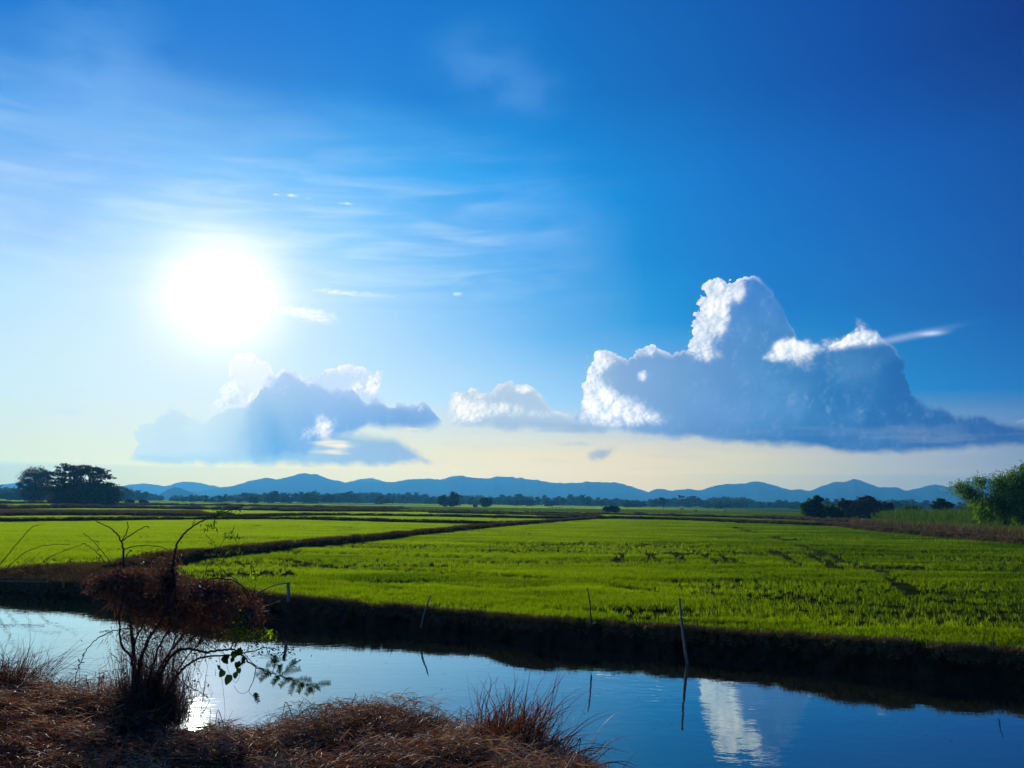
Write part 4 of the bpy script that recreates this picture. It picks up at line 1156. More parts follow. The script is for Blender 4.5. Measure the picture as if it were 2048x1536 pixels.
tag(scatter('dry_cane_stalks', np.concatenate([q, np.zeros((len(q), 1))], 1), rng.uniform(0, 6.28, len(q)), rng.uniform(0.4, 0.75, len(q)), [tuft(12, 0.25, 1.3, 0.03, 0.6, 4) for _ in range(3)], M['weeds']),
    'dry straw-coloured stalks at the foot of the cane', 'stalks', kind='stuff')


# ------------------------------------------------------------------ built things on the flats
def box(bm_, c, s, rot=None):
    m = Matrix.Translation(c)
    if rot is not None: m = m @ rot
    bmesh.ops.create_cube(bm_, size=1.0, matrix=m @ Matrix.Diagonal((*s, 1)))


def bobj(name, build, mat, parent=None):
    bm_ = bmesh.new(); build(bm_); me = bpy.data.meshes.new(name); bm_.to_mesh(me); bm_.free(); me.materials.append(mat)
    return obj(name, me, parent)


g = gnd(1098, 1023, 0.0); g_end = gnd(1146, 1023.5, 0.0); dv = (g_end - g); L = dv.length; ang = math.atan2(dv.y, dv.x)
root = empty('post_and_rail_frame', g, 'open row of thin posts, partly joined by a top rail, on the far paddy', 'frame', rz=ang)
pm = None
for k, fx in enumerate((0.0, 0.15, 0.30, 0.42, 0.54, 0.67, 0.78, 0.87, 0.98)):
    if pm is None: o = bobj('post', lambda b: box(b, (0, 0, 0.45), (0.09, 0.09, 1.1)), M['dark'], root); pm = o.data
    else: o = obj('post', pm, root)
    o.location = (fx * L, random.uniform(-0.1, 0.1), random.uniform(-0.05, 0.05)); o.rotation_euler = (random.uniform(-.05, .05), random.uniform(-.08, .08), 0)
bobj('rail', lambda b: box(b, (L * 0.27, 0, 1.03), (L * 0.56, 0.10, 0.08)), M['dark'], root)

def shed(x, y, w_px, name, label):
    g = gnd(x, 1004.5 if x < 800 else y, 0.0); r = math.hypot(g.x, g.y); w = w_px / F * r
    t = empty(name, (g.x, g.y, 0), label, 'hut')
    bobj('wall', lambda b: box(b, (0, 0, w * 0.16), (w * 0.86, w * 0.6, w * 0.34)), M['dark'], t)

    def roof(b):
        vs = [b.verts.new(p) for p in ((-w / 2, -w * .42, w * .30), (w / 2, -w * .42, w * .30), (w / 2, w * .42, w * .30), (-w / 2, w * .42, w * .30), (-w / 2, 0, w * .52), (w / 2, 0, w * .52))]
        for q in ((0, 1, 5, 4), (2, 3, 4, 5), (0, 4, 3), (1, 2, 5), (3, 2, 1, 0)): b.faces.new([vs[k] for k in q])
    bobj('roof', roof, M['white'], t)


shed(434, 1003, 11, 'farm_shed', 'long low shed with a pale roof under the trees left of centre')
shed(443, 1005, 6, 'farm_hut', 'small white hut in front of the long pale-roofed shed')
shed(1449, 1023.5, 7, 'field_hut', 'small dark hut with a pale roof on the far green strip')
g = at(1010, 1003, 900); root = empty('lattice_mast', (g.x, g.y, 0), 'thin far-off mast rising above the tree line against the hills', 'mast')
for a_, b_ in ((-0.5, -0.5), (0.5, -0.5), (0, 0.6)):
    v, f = tubes([([(a_, b_, 0), (a_ * 0.3, b_ * 0.3, 15.5)], (0.06, 0.04))], 4); obj('leg', mesh_np('leg', v, f, M['metal']), root)
v, f = tubes([([(0, 0, 15), (0, 0, 18)], (0.05, 0.03))] + [([(-0.5 * (1 - k / 22), -0.5 * (1 - k / 22), k), (0.5 * (1 - k / 22), -0.5 * (1 - k / 22), k + 1.4)], (0.04, 0.04)) for k in range(0, 15)], 4)
obj('bracing', mesh_np('bracing', v, f, M['metal']), root)

# ------------------------------------------------------------------ stakes in and beside the pond
def stake(name, label, pts, r0, r1, mat, cat='stake', knots=0):
    p = smooth_path(pts, 6, 0.0012); base = p[0].copy()
    rr = np.linspace(r0, r1, len(p)) * (1 + rng.normal(size=len(p)) * 0.06)
    v, f = tubes([(p - base, rr)], 8); o = obj(name, mesh_np(name, v, f, mat, smooth=True)); o.location = base
    # close the cut end
    return tag(o, label, cat)


w0 = gnd(1366, 1257, 0.0); D0 = w0.y - 0.42
stake('bamboo_pole', 'grey bamboo pole leaning in the pond in front of the dark bank', [tuple(at(1376, 1335, D0)), tuple(at(1371, 1302, D0)), tuple(at(1364, 1250, D0)), tuple(at(1359, 1197, D0))], 0.027, 0.016, M['wood'])
b0 = gnd(1181, 1243, 0)
stake('thin_stick', 'thin dark stick upright on the bank top left of the bamboo pole', [tuple(at(1182, 1250, b0.y)), tuple(at(1180, 1210, b0.y)), tuple(at(1175, 1176, b0.y))], 0.015, 0.010, M['dark'])
b0 = gnd(852, 1219, 0)
stake('slanting_stick', 'stick slanting to the right over the edge of the bank at its middle', [tuple(at(842, 1255, b0.y - 0.25)), tuple(at(849, 1225, b0.y - 0.15)), tuple(at(856, 1205, b0.y)), tuple(at(861, 1190, b0.y))], 0.020, 0.010, M['wood'])
b0 = gnd(1985, 1300, 0)
stake('weed_stalk', 'thin dead weed stalk standing on the bank near the right edge', [tuple(at(1987, 1302, b0.y)), tuple(at(1986, 1280, b0.y)), tuple(at(1989, 1262, b0.y))], 0.010, 0.005, M['weeds'] if False else M['dark'], 'stalk')
b0 = gnd(576, 1196, 0)
stake('pipe_post', 'blue-grey pipe standing upright at the edge of the bank', [tuple(at(577, 1203, b0.y)), tuple(at(577, 1182, b0.y)), tuple(at(576, 1166, b0.y))], 0.034, 0.034, M['pipe'], 'pipe')
stake('leaning_rod', 'pale rod leaning from the weeds up to the top of the pipe', [tuple(at(512, 1188, b0.y - .3)), tuple(at(540, 1174, b0.y - .1)), tuple(at(560, 1168, b0.y)), tuple(at(579, 1165.5, b0.y - 0.04))], 0.013, 0.011, M['wood'], 'rod')
b0 = gnd(50, 1166, 0)
stake('fallen_pole', 'pale straight pole lying along the left bank top', [tuple(at(-60, 1161, b0.y)), tuple(at(20, 1162.5, b0.y)), tuple(at(98, 1164, b0.y))], 0.02, 0.016, M['wood'], 'pole')

# ------------------------------------------------------------------ foreground: straw, clumps, the dead shrub
def mk(name, parent, arr, mat, kind=None):
    """several ribbon sets -> one mesh"""
    vs, fs, ts = [], [], []; n = 0
    for v, f, t in arr: vs.append(v); fs.append(f + n); ts.append(t); n += len(v)
    o = obj(name, mesh_np(name, np.concatenate(vs), np.concatenate(fs), mat, np.concatenate(ts)), parent)
    if kind: o['kind'] = kind
    return o


def strands(root, up, length, width, droop, S=6, wob=0.12, side=None):
    """curved strands: root (N,3), initial direction up (N,3), drooping"""
    N = len(root); t = np.linspace(0, 1, S)[None, :, None]; up = up / (np.linalg.norm(up, axis=1)[:, None] + 1e-9)
    L = np.asarray(length)[:, None, None]; dr = np.asarray(droop)[:, None, None]
    wv = rng.normal(size=(N, 3)); wv2 = rng.normal(size=(N, 3))
    p = root[:, None] + up[:, None] * t * L + wv[:, None] * (t ** 2) * L * wob + wv2[:, None] * np.sin(t * 5.0) * L * wob * 0.25
    hd = wv.copy(); hd[:, 2] = 0
    p = p + hd[:, None] * 0.15 * dr * L * t ** 2
    p[:, :, 2] -= (dr * L * t ** 2.2)[:, :, 0] * 0.75
    v, f, i = ribbons(p, width, side)
    return v, f, rng.uniform(0, 1, N)[i], p


def nz(p): return near_z(p[:, 0], p[:, 1])


# straw mat in matted tussocks
n = 60000; a = rng.uniform(-0.70, 0.30, n); e = near_r(a); r = 5.2 + rng.uniform(0, 1, n) ** 0.9 * (e + 0.12 - 5.2)
P0 = np.stack([r * np.sin(a), r * np.cos(a)], 1)
tus = fbm(P0[:, 0] * 2.6, P0[:, 1] * 2.6, 201, 3); dirn = fbm(P0[:, 0] * 1.5, P0[:, 1] * 1.5, 203, 2) * 12.0 + rng.normal(0, 1.25, n)
hill_ = np.clip(tus - 0.42, 0, 1) * 0.55
# the higher tussocks that stand out against the water
for (px_, py_, w_, h_) in ((705, 1470, 0.55, 0.10), (830, 1470, 0.35, 0.12), (1000, 1500, 0.45, 0.08), (620, 1478, 0.4, 0.05), (230, 1430, 0.4, 0.10), (60, 1400, 0.6, 0.05)):
    c = gnd(px_, py_, -0.25); hill_ += h_ * np.exp(-((P0[:, 0] - c.x) ** 2 + (P0[:, 1] - c.y) ** 2) / w_ ** 2)
root = np.concatenate([P0, (near_z(P0[:, 0], P0[:, 1]) + hill_ * rng.uniform(0.1, 1.0, n))[:, None]], 1)
root[:, 2] = np.maximum(root[:, 2], WZ - 0.02)
up = np.stack([np.cos(dirn), np.sin(dirn) * 0.8, rng.uniform(-0.15, 0.6, n) ** 1.0], 1)
ln = rng.uniform(0.05, 0.22, n)
v, f, t, _ = strands(root, up, ln, rng.uniform(0.003, 0.0085, n), rng.uniform(0.1, 0.7, n), 5, 0.16)
tt = np.clip(t * 0.75 + np.repeat((tus - 0.45) * 1.6, 10) + rng.normal(0, 0.04, len(t)), 0, 1)
tag(obj('straw_mat', mesh_np('straw_mat', v, f, M['straw'], tt)), 'matted reddish dry straw covering the near bank', 'straw', kind='stuff')
# longer blades that stick out along the water's edge
n = 5200; a = rng.uniform(-0.70, 0.26, n); r = near_r(a) + rng.normal(0.02, 0.16, n); den = fbm(a * 22, a * 0, 211, 3)
k = rng.uniform(0, 1, n) < np.clip((den - 0.32) * 2.6, 0.08, 1); a, r = a[k], r[k]; n = len(a)
root = np.stack([r * np.sin(a), r * np.cos(a), np.zeros(n)], 1); root[:, 2] = np.maximum(nz(root), WZ) + 0.02
up = rng.normal(size=(n, 3)) * 0.6; up[:, 2] = rng.uniform(0.3, 1.3, n); up[:, 1] += 0.25
v, f, t, _ = strands(root, up, rng.uniform(0.10, 0.34, n), rng.uniform(0.003, 0.007, n), rng.uniform(0.3, 1.2, n), 7, 0.22)
tag(obj('edge_grass', mesh_np('edge_grass', v, f, M['straw'], t * 0.8)), 'ragged dry grass sticking out over the water along the near bank', 'grass', kind='stuff')


def clump(name, label, px, py, n, L, spread, lean=(0, 0), w=0.006, droop=(0.3, 1.1), dist_z=-0.2, wob=0.2, mat='straw', rr=0.16, cat='grass clump'):
    c = gnd(px, py, dist_z); root = np.zeros((n, 3)); q = rng.normal(size=(n, 2)) * rr
    root[:, 0] = q[:, 0] ; root[:, 1] = q[:, 1]; root[:, 2] = 0
    up = np.stack([q[:, 0] * spread / rr * 0.5 + lean[0] + rng.normal(0, 0.15, n), q[:, 1] * spread / rr * 0.5 + lean[1], np.ones(n)], 1)
    v, f, t, p = strands(root, up, L * rng.uniform(0.35, 1.0, n), w * rng.uniform(0.6, 1.3, n), rng.uniform(*droop, n), 8, wob)
    # small leaves half way
    o = obj(name, mesh_np(name, v, f, M[mat], t * 0.7)); o.location = (c.x, c.y, max(WZ, float(near_z(np.array([c.x]), np.array([c.y]))[0])) - 0.02)
    return tag(o, label, cat)


clump('grass_clump', 'tall dry grass clump leaning right at the tip of the straw bank', 1022, 1508, 420, 0.68, 0.42, (0.26, 0.1), 0.010, (0.1, 0.7))
clump('grass_clump', 'low sprawling dry grass clump at the very end of the bank, in the bottom centre', 1100, 1540, 220, 0.46, 0.9, (0.35, 0.2), 0.009, (0.2, 1.0))
clump('grass_clump', 'short upright dry tuft just left of the tall leaning clump', 958, 1495, 130, 0.42, 0.35, (0.0, 0.1), 0.006, (0.1, 1.2), rr=0.09)
clump('grass_clump', 'rounded dry tussock with fine tips on the middle of the near bank', 838, 1476, 420, 0.34, 0.9, (0.1, 0.1), 0.006, (0.5, 1.3), rr=0.2)
clump('grass_clump', 'broad dry tussock rising left of the rounded one, with two pale spikes', 700, 1478, 420, 0.34, 0.9, (0.05, 0.1), 0.006, (0.4, 1.3), rr=0.22)
clump('grass_clump', 'big tangled dark grass clump over the water at the left edge', 2, 1400, 620, 0.75, 0.8, (-0.05, 0.1), 0.006, (0.3, 1.2), dist_z=-0.3, rr=0.22)
clump('grass_clump', 'low tangled clump of thin black stems right of the big edge clump', 95, 1402, 240, 0.42, 1.0, (0.2, 0.1), 0.005, (0.3, 1.2), dist_z=-0.3, rr=0.2, mat='vine')
clump('grass_clump', 'brown tussock heaped against the left foot of the dead shrub', 215, 1440, 420, 0.42, 0.8, (0.1, 0.0), 0.006, (0.4, 1.2), dist_z=-0.3, rr=0.2)
clump('grass_clump', 'wiry tuft of thin bent stems just right of the sun glint', 440, 1484, 130, 0.26, 0.9, (0.1, 0.1), 0.005, (0.3, 1.2), dist_z=-0.35, rr=0.2, mat='vine')

# single bent stalks
for lab, pts in (('bent dry stalk folded over like a hook, third stalk right of the glint', [(590, 1470), (586, 1440), (577, 1412), (571, 1405), (566, 1425), (562, 1440)]),
                 ('dry arching stalk curving right with a drooping tip over the ripples', [(612, 1470), (620, 1440), (636, 1412), (650, 1410), (652, 1432)]),
                 ('straight dark stalk with a broken top close right of the glint', [(452, 1478), (446, 1448), (436, 1420), (430, 1455)]),
                 ('upright dark stalk beside the broken one', [(420, 1470), (420, 1440), (421, 1418)]),
                 ('tall thin stalk pointing up from the broad tussock', [(686, 1465), (694, 1430), (708, 1398), (712, 1386)]),
                 ('long thin blade leaning up right of the broad tussock', [(690, 1470), (706, 1432), (720, 1408), (735, 1398)]),
                 ('dry stalk with a hanging tip above the sprawling clump in the bottom centre', [(1090, 1545), (1120, 1515), (1150, 1492), (1161, 1476), (1158, 1500), (1160, 1536)]),
                 ('tall spiky stalk at the top of the tall leaning clump', [(1020, 1520), (1035, 1470), (1052, 1425), (1062, 1402)]),
                 ('stalk with a bent seed head right in the tall leaning clump', [(1040, 1520), (1060, 1470), (1074, 1425), (1078, 1408), (1081, 1415), (1079, 1440)])):
    D = gnd(pts[0][0], pts[0][1], -0.3).y; p = smooth_path([tuple(at(x, y, D + random.uniform(-.03, .03))) for x, y in pts], 5); base = p[0].copy()
    v, f = tubes([(p - base, (0.0055, 0.003))], 4)
    lv, lf, li = ribbons(np.stack([p[-4] - base + np.array([0, 0, 0]) * 0, p[-2] - base, p[-1] - base + np.array([0.02, 0, -0.05])])[None], np.array([0.014]))
    o = obj('dry_stalk', mesh_np('dry_stalk', np.concatenate([v, lv]), np.concatenate([f, lf + len(v)]), M['vine'], np.full(len(v) + len(lv), 0.55))); o.location = base
    tag(o, lab, 'stalk')

# the dead shrub wrapped in dry creeper
SB = gnd(285, 1448, -0.25); SD = SB.y; SB.z = float(near_z(np.array([SB.x]), np.array([SB.y]))[0])
shrub = empty('dead_shrub', SB, 'dead shrub wrapped in brown dry creeper, growing from the near bank', 'shrub')
base = np.array(SB)


def sp(pts, dd=0.0, k=6, jit=0.004):
    """stem through photo pixels at the distance of the shrub, going dd deeper along its length"""
    n_ = len(pts); return smooth_path([tuple(at(x, y, SD + dd * i / max(1, n_ - 1))) for i, (x, y) in enumerate(pts)], k, jit) - base


stems = [([(274, 1462), (268, 1400), (267, 1350), (270, 1325), (263, 1265), (252, 1205), (247, 1150), (247, 1100), (243, 1083)], 0.1, .030, .011),
         ([(243, 1083), (230, 1064), (213, 1052), (198, 1046), (191, 1042)], 0.0, .010, .004), ([(243, 1083), (252, 1066), (256, 1052), (254, 1043)], 0.1, .008, .003),
         ([(243, 1083), (262, 1070), (280, 1058), (294, 1053), (297, 1057)], -0.1, .008, .003), ([(248, 1098), (268, 1093), (292, 1091), (318, 1093), (335, 1100), (348, 1110)], 0.1, .007, .004),
         ([(251, 1118), (256, 1106), (262, 1100)], 0.1, .006, .003), ([(270, 1345), (262, 1312), (246, 1296), (240, 1268), (239, 1238), (242, 1210), (250, 1180)], -0.2, .016, .008),
         ([(280, 1455), (276, 1400), (276, 1350), (284, 1310), (300, 1275), (322, 1240), (336, 1200), (345, 1160), (348, 1118), (356, 1085), (372, 1064), (392, 1048), (420, 1036), (452, 1024), (492, 1010)], 0.2, .030, .005),
         ([(383, 1056), (386, 1046), (391, 1036)], 0, .004, .002), ([(300, 1455), (300, 1400), (318, 1340), (345, 1298), (368, 1268), (392, 1245), (430, 1215), (470, 1200)], 0.25, .024, .006),
         ([(296, 1452), (310, 1385), (330, 1330), (352, 1304), (378, 1297), (410, 1305), (440, 1300), (468, 1300), (486, 1312), (505, 1330), (530, 1342), (560, 1352), (590, 1362)], -0.35, .022, .004),
         ([(305, 1452), (335, 1385), (360, 1345), (386, 1322), (420, 1313), (460, 1309), (500, 1304), (530, 1296), (560, 1300)], -0.25, .018, .004),
         ([(268, 1256), (246, 1258), (222, 1263), (196, 1277), (176, 1296), (163, 1320), (154, 1345), (150, 1372)], -0.15, .007, .003),
         ([(345, 1298), (352, 1262), (346, 1235), (340, 1210)], 0.1, .010, .005), ([(275, 1400), (268, 1300), (285, 1250), (300, 1200), (310, 1160)], 0.2, .014, .006),
         ([(290, 1440), (300, 1350), (320, 1290), (345, 1250), (372, 1215), (395, 1190)], -0.1, .016, .006), ([(320, 1440), (352, 1350), (385, 1300), (430, 1262), (480, 1240)], 0.3, .012, .005),
         ([(375, 1200), (392, 1172), (415, 1160), (440, 1157), (468, 1162), (490, 1176), (503, 1200)], 0.0, .011, .007), ([(500, 1205), (490, 1182), (478, 1168), (462, 1152), (452, 1150)], -0.05, .010, .004),
         ([(395, 1180), (408, 1150), (418, 1128), (425, 1118)], 0, .006, .003), ([(425, 1122), (436, 1098), (448, 1080), (462, 1064), (470, 1052)], 0.1, .004, .002),
         ([(425, 1122), (445, 1140), (460, 1152)], 0.1, .004, .003), ([(504, 1200), (510, 1176), (511, 1152), (505, 1134), (498, 1124)], 0.1, .006, .003), ([(436, 1098), (424, 1082), (412, 1070)], 0, .003, .002),
         ([(258, 1170), (238, 1146), (212, 1112), (186, 1082), (166, 1066)], 0.1, .006, .003), ([(258, 1168), (222, 1140), (200, 1112), (180, 1094), (164, 1086)], -0.1, .005, .003),
         ([(520, 1262), (524, 1246), (521, 1232), (530, 1226)], -0.1, .006, .003), ([(524, 1244), (534, 1240), (533, 1230)], -0.1, .004, .002),
         ([(262, 1330), (252, 1318), (240, 1326), (232, 1316), (219, 1306)], -0.1, .004, .002), ([(352, 1354), (372, 1370), (392, 1380), (415, 1396)], -0.2, .004, .002),
         ([(340, 1250), (335, 1180), (346, 1125)], 0.05, .016, .012), ([(352, 1250), (350, 1180), (346, 1120)], -0.05, .014, .010)]
for pts, dd, ra, rb in stems:
    p = sp(pts, dd, 6, 0.0035); v, f = tubes([(p, (ra * 0.8, max(0.0035, rb * 0.75)))], 6)
    obj('stem', mesh_np('stem', v, f, M['bark'], smooth=True), shrub)


# creeper: dense dry tangle in lobes
lobes = [(215, 1168, 40, 26, .22), (255, 1155, 50, 20, .25), (300, 1212, 62, 52, 1.0), (365, 1215, 60, 62, 1.2), (440, 1222, 72, 50, 1.3), (335, 1160, 16, 52, 0.55), (270, 1190, 44, 34, .5), (425, 1178, 50, 22, .6), (490, 1230, 36, 38, .6), (400, 1258, 70, 24, .7), (300, 1148, 70, 22, .25), (235, 1180, 26, 30, .22), (300, 1288, 44, 40, .34), (352, 1300, 40, 36, .26), (258, 1270, 24, 36, .14), (405, 1284, 44, 18, .24)]
arr = []
for (lx, ly, rx, ry, wgt) in lobes:
    n = int(800 * wgt); d = rng.normal(size=(n, 3)); d /= np.linalg.norm(d, axis=1)[:, None]; q = d * rng.uniform(0, 1, (n, 1)) ** 0.6 * (0.6 + 0.75 * fbm(d[:, :1] * 2.2 + 9, d[:, 2:3] * 2.2 + d[:, 1:2], 7, 2))
    u_ = SD / F * 1.02; c = np.array(at(lx, ly, SD + 0.05)) - base
    root = c + q * np.array([rx * u_, 0.30, ry * u_])
    up = rng.normal(size=(n, 3)) * np.array([1, 1, 0.8]); up[:, 2] -= 0.2
    v, f, t, _ = strands(root, up, rng.uniform(0.03, 0.16, n), rng.uniform(0.003, 0.009, n), rng.uniform(0, 0.8, n), 5, 0.5); arr.append((v, f, t))
mk('creeper', shrub, arr, M['vine'])
# dead leaves in the creeper
n = 7500; lb = rng.integers(0, 9, n); L_ = np.array([l[:4] for l in lobes[:9]])[lb]; u_ = SD / F
q = rng.normal(size=(n, 3)); q /= np.linalg.norm(q, axis=1)[:, None]; q *= rng.uniform(0.2, 1.08, (n, 1))
c = np.array([list(Vector(at(a_, b_, SD)) - SB) for a_, b_ in L_[:, :2]]) + q * np.stack([L_[:, 2] * u_, np.full(n, 0.3), L_[:, 3] * u_], 1)
v, f = cards(c, rng.uniform(0.007, 0.021, n), 1.5, 1.0); o = obj('dead_leaves', mesh_np('dead_leaves', v, f, M['vine'], np.repeat(rng.uniform(0.3, 1, n), 4)), shrub)
# hanging and standing stalks below the creeper
n = 1500; x_ = rng.normal(303, 31, n); x_ = np.clip(x_, 232, 396); top = rng.uniform(1235, 1340, n)
r0 = np.array([list(Vector(at(a_, b_, SD + c_)) - SB) for a_, b_, c_ in zip(x_ * 1.0, np.full(n, 1452.0) + rng.uniform(-14, 8, n), rng.uniform(-0.22, 0.25, n))])
r1 = np.array([list(Vector(at(a_ + (a_ - 300) * 0.35 + rng.normal(0, 14), b_, SD + c_)) - SB) for a_, b_, c_ in zip(x_, top, rng.uniform(-0.25, 0.3, n))])
t = np.linspace(0, 1, 8)[None, :, None]; kk = rng.uniform(0.2, 1.0, n)[:, None, None]
wv = rng.normal(size=(n, 1, 3)) * 0.035
p = r0[:, None] * (1 - t * kk) + r1[:, None] * t * kk + wv * np.sin(t * 6) + rng.normal(size=(n, 1, 3)) * 0.03 * t
v, f, i = ribbons(p, rng.uniform(0.0035, 0.0085, n)); mk('stalks', shrub, [(v, f, rng.uniform(0, 0.7, n)[i])], M['vine'], 'stuff')
# fine side twigs off the lower stalks
n = 5600; a_ = rng.integers(0, len(p), n); b_ = rng.integers(2, 8, n); root = p[a_, b_]; up = rng.normal(size=(n, 3)); up[:, 2] -= 0.3
v, f, t2, _ = strands(root, up, rng.uniform(0.02, 0.09, n), rng.uniform(0.003, 0.007, n), rng.uniform(0, 1, n), 4, 0.3); mk('twigs', shrub, [(v, f, t2 * 0.7)], M['vine'], 'stuff')
# brown heap of old leaves round the foot
n = 3400; q = rng.normal(size=(n, 3)) * np.array([0.17, 0.15, 0.02]) - np.array([0.10, 0, 0]); root = q.copy(); root[:, 2] = rng.uniform(-0.03, 0.24, n) * np.exp(-(q[:, 0] / 0.26) ** 2)
up = rng.normal(size=(n, 3)); up[:, 2] = rng.uniform(-0.4, 1.2, n)
v, f, t2, _ = strands(root, up, rng.uniform(0.04, 0.2, n), rng.uniform(0.003, 0.008, n), rng.uniform(0.2, 1, n), 5, 0.3); mk('leaf_litter', shrub, [(v, f, t2 * 0.55)], M['vine'], 'stuff')


# green leaves
def leaf_mesh(name, L, W, mat, fold=0.25):
    n = 8; t = np.linspace(0, 1, n); w = W * np.sin(math.pi * t ** 0.75) ** 0.8 * (1 - 0.15 * t); w[0] = w[-1] = 0.0
    heart = np.where(t < 0.25, -0.12 * L * (t / 0.25) * (1 - t / 0.25) * 4, 0)
    v = []
    for i in range(n): v += [(-w[i], L * t[i] + heart[i], fold * w[i]), (0, L * t[i], 0), (w[i], L * t[i] + heart[i], fold * w[i])]
    f = []
    for i in range(n - 1): f += [(3 * i, 3 * i + 1, 3 * i + 4, 3 * i + 3), (3 * i + 1, 3 * i + 2, 3 * i + 5, 3 * i + 4)]
    return mesh_np(name, v, f, mat, np.full(len(v), 0.4))


hm = leaf_mesh('leaf', 0.075, 0.036, M['leaf_vine'])
vine = empty('creeping_vine', Vector(at(450, 1305, SD - 0.3)), 'living vine of dark heart-shaped leaves hanging from the low right branch', 'vine')
vb = np.array(vine.location)
for pts in ([(445, 1300), (452, 1322), (458, 1345), (470, 1365), (478, 1355), (482, 1335), (505, 1312)], [(486, 1300), (482, 1318), (474, 1340), (460, 1352)], [(438, 1312), (442, 1345), (447, 1385), (450, 1420), (448, 1440)], [(468, 1372), (478, 1385), (494, 1384), (506, 1362), (512, 1330)]):
    v, f = tubes([(smooth_path([tuple(at(x, y, SD - 0.3)) for x, y in pts], 5) - vb, (0.0022, 0.0014))], 4); obj('tendril', mesh_np('tendril', v, f, M['bark']), vine)
for (x, y, sc_) in ((443, 1322, 1.1), (470, 1308, 1), (482, 1303, 1.2), (486, 1318, 1.2), (474, 1330, 1.0), (481, 1330, .9), (447, 1346, 1.15), (458, 1355, 1.3), (470, 1350, 1.0), (436, 1336, .7), (477, 1342, .8), (488, 1326, .8), (452, 1316, .8), (466, 1322, .7)):
    o = obj('leaf', hm, vine); o.location = Vector(at(x, y - 6, SD - 0.3 + random.uniform(-.05, .05))) - vine.location; o.scale = (sc_ * random.uniform(.85, 1.1),) * 3
    o.rotation_euler = (math.radians(random.uniform(-125, -60)), math.radians(random.uniform(-50, 50)), math.radians(random.uniform(-40, 40)))
# feathery leaves on the long low branch
arrs, ars = [], []
piv = empty('feather_leaved_branch', Vector(at(500, 1300, SD - 0.3)), 'low branch with dark feathery green leaves reaching right over the water', 'branch')
pb = np.array(piv.location)


def pinnate(p0, p1, nl, ll, lw):
    r_ = smooth_path([p0, ((np.array(p0) + np.array(p1)) / 2 + np.array([0, 0, 0.012])), p1], 6); ars.append((r_ - pb, (0.0016, 0.0008)))
    d = np.array(p1) - np.array(p0); d /= np.linalg.norm(d); s = np.cross(d, [0.15, 1, 0.1]); s /= np.linalg.norm(s)
    T = np.linspace(0.12, 0.98, nl); c = np.stack([np.interp(T, np.linspace(0, 1, len(r_)), r_[:, k]) for k in range(3)], 1)
    for sg in (-1, 1):
        e = c + (s * sg * 0.9 + d * 0.45) * ll * (1 - 0.35 * np.abs(T - 0.5))[:, None] + rng.normal(size=c.shape) * 0.002
        pth = np.stack([c, (c + e) / 2, e], 1) - pb
        tw = rng.normal(size=(nl, 3)) * 0.3 + d
        v, f, i = ribbons(pth, np.full(nl, lw), tw); arrs.append((v, f, np.full(len(v), 0.35) + rng.uniform(0, .3, nl)[i]))


Dp = SD - 0.32
for a_, b_ in (((560, 1352), (600, 1338)), ((545, 1345), (520, 1360)), ((560, 1352), (545, 1368)), ((575, 1356), (600, 1372)), ((590, 1362), (622, 1360)), ((590, 1362), (580, 1388)), ((600, 1365), (628, 1385)), ((610, 1368), (640, 1378)), ((625, 1375), (660, 1366)),
               ((560, 1350), (560, 1330)), ((570, 1345), (592, 1322)), ((550, 1340), (548, 1312)), ((540, 1340), (512, 1350)), ((585, 1355), (560, 1372)), ((608, 1366), (596, 1384)), ((625, 1375), (612, 1390)), ((508, 1385), (516, 1404)), ((530, 1335), (556, 1320))):
    pinnate(np.array(at(*a_, Dp)), np.array(at(*b_, Dp + random.uniform(-0.06, 0.06))), 11, 0.040, 0.010)
for pts in ([(486, 1304), (510, 1330), (540, 1342), (575, 1356), (605, 1366), (640, 1376)], [(545, 1345), (552, 1325), (575, 1312)], [(512, 1332), (508, 1358), (498, 1382), (508, 1394)], [(560, 1350), (575, 1338), (590, 1318)]):
    ars.append((smooth_path([tuple(at(x, y, Dp)) for x, y in pts], 5) - pb, (0.004, 0.002)))
mk('leaflets', piv, arrs, M['leaf_vine'], 'stuff')
v, f = tubes(ars, 4); obj('twig', mesh_np('twig', v, f, M['bark']), piv)
# small leaves scattered: yellow-green spray above, dark ones along the fine twigs
def spray(name, parent, pbase, areas, size, mat, el=1.3):
    cs = []
    for (x, y, rx, ry, n_, d_) in areas:
        cs += [list(Vector(at(x + rng.normal() * rx, y + rng.normal() * ry, SD + d_ + rng.normal() * 0.08))) for _ in range(n_)]
    c = np.array(cs) - pbase; v, f = cards(c, size * rng.uniform(0.6, 1.3, len(c)), el, 1.2)
    return obj(name, mesh_np(name, v, f, mat, np.repeat(rng.uniform(0, 1, len(c)), 4)), parent)


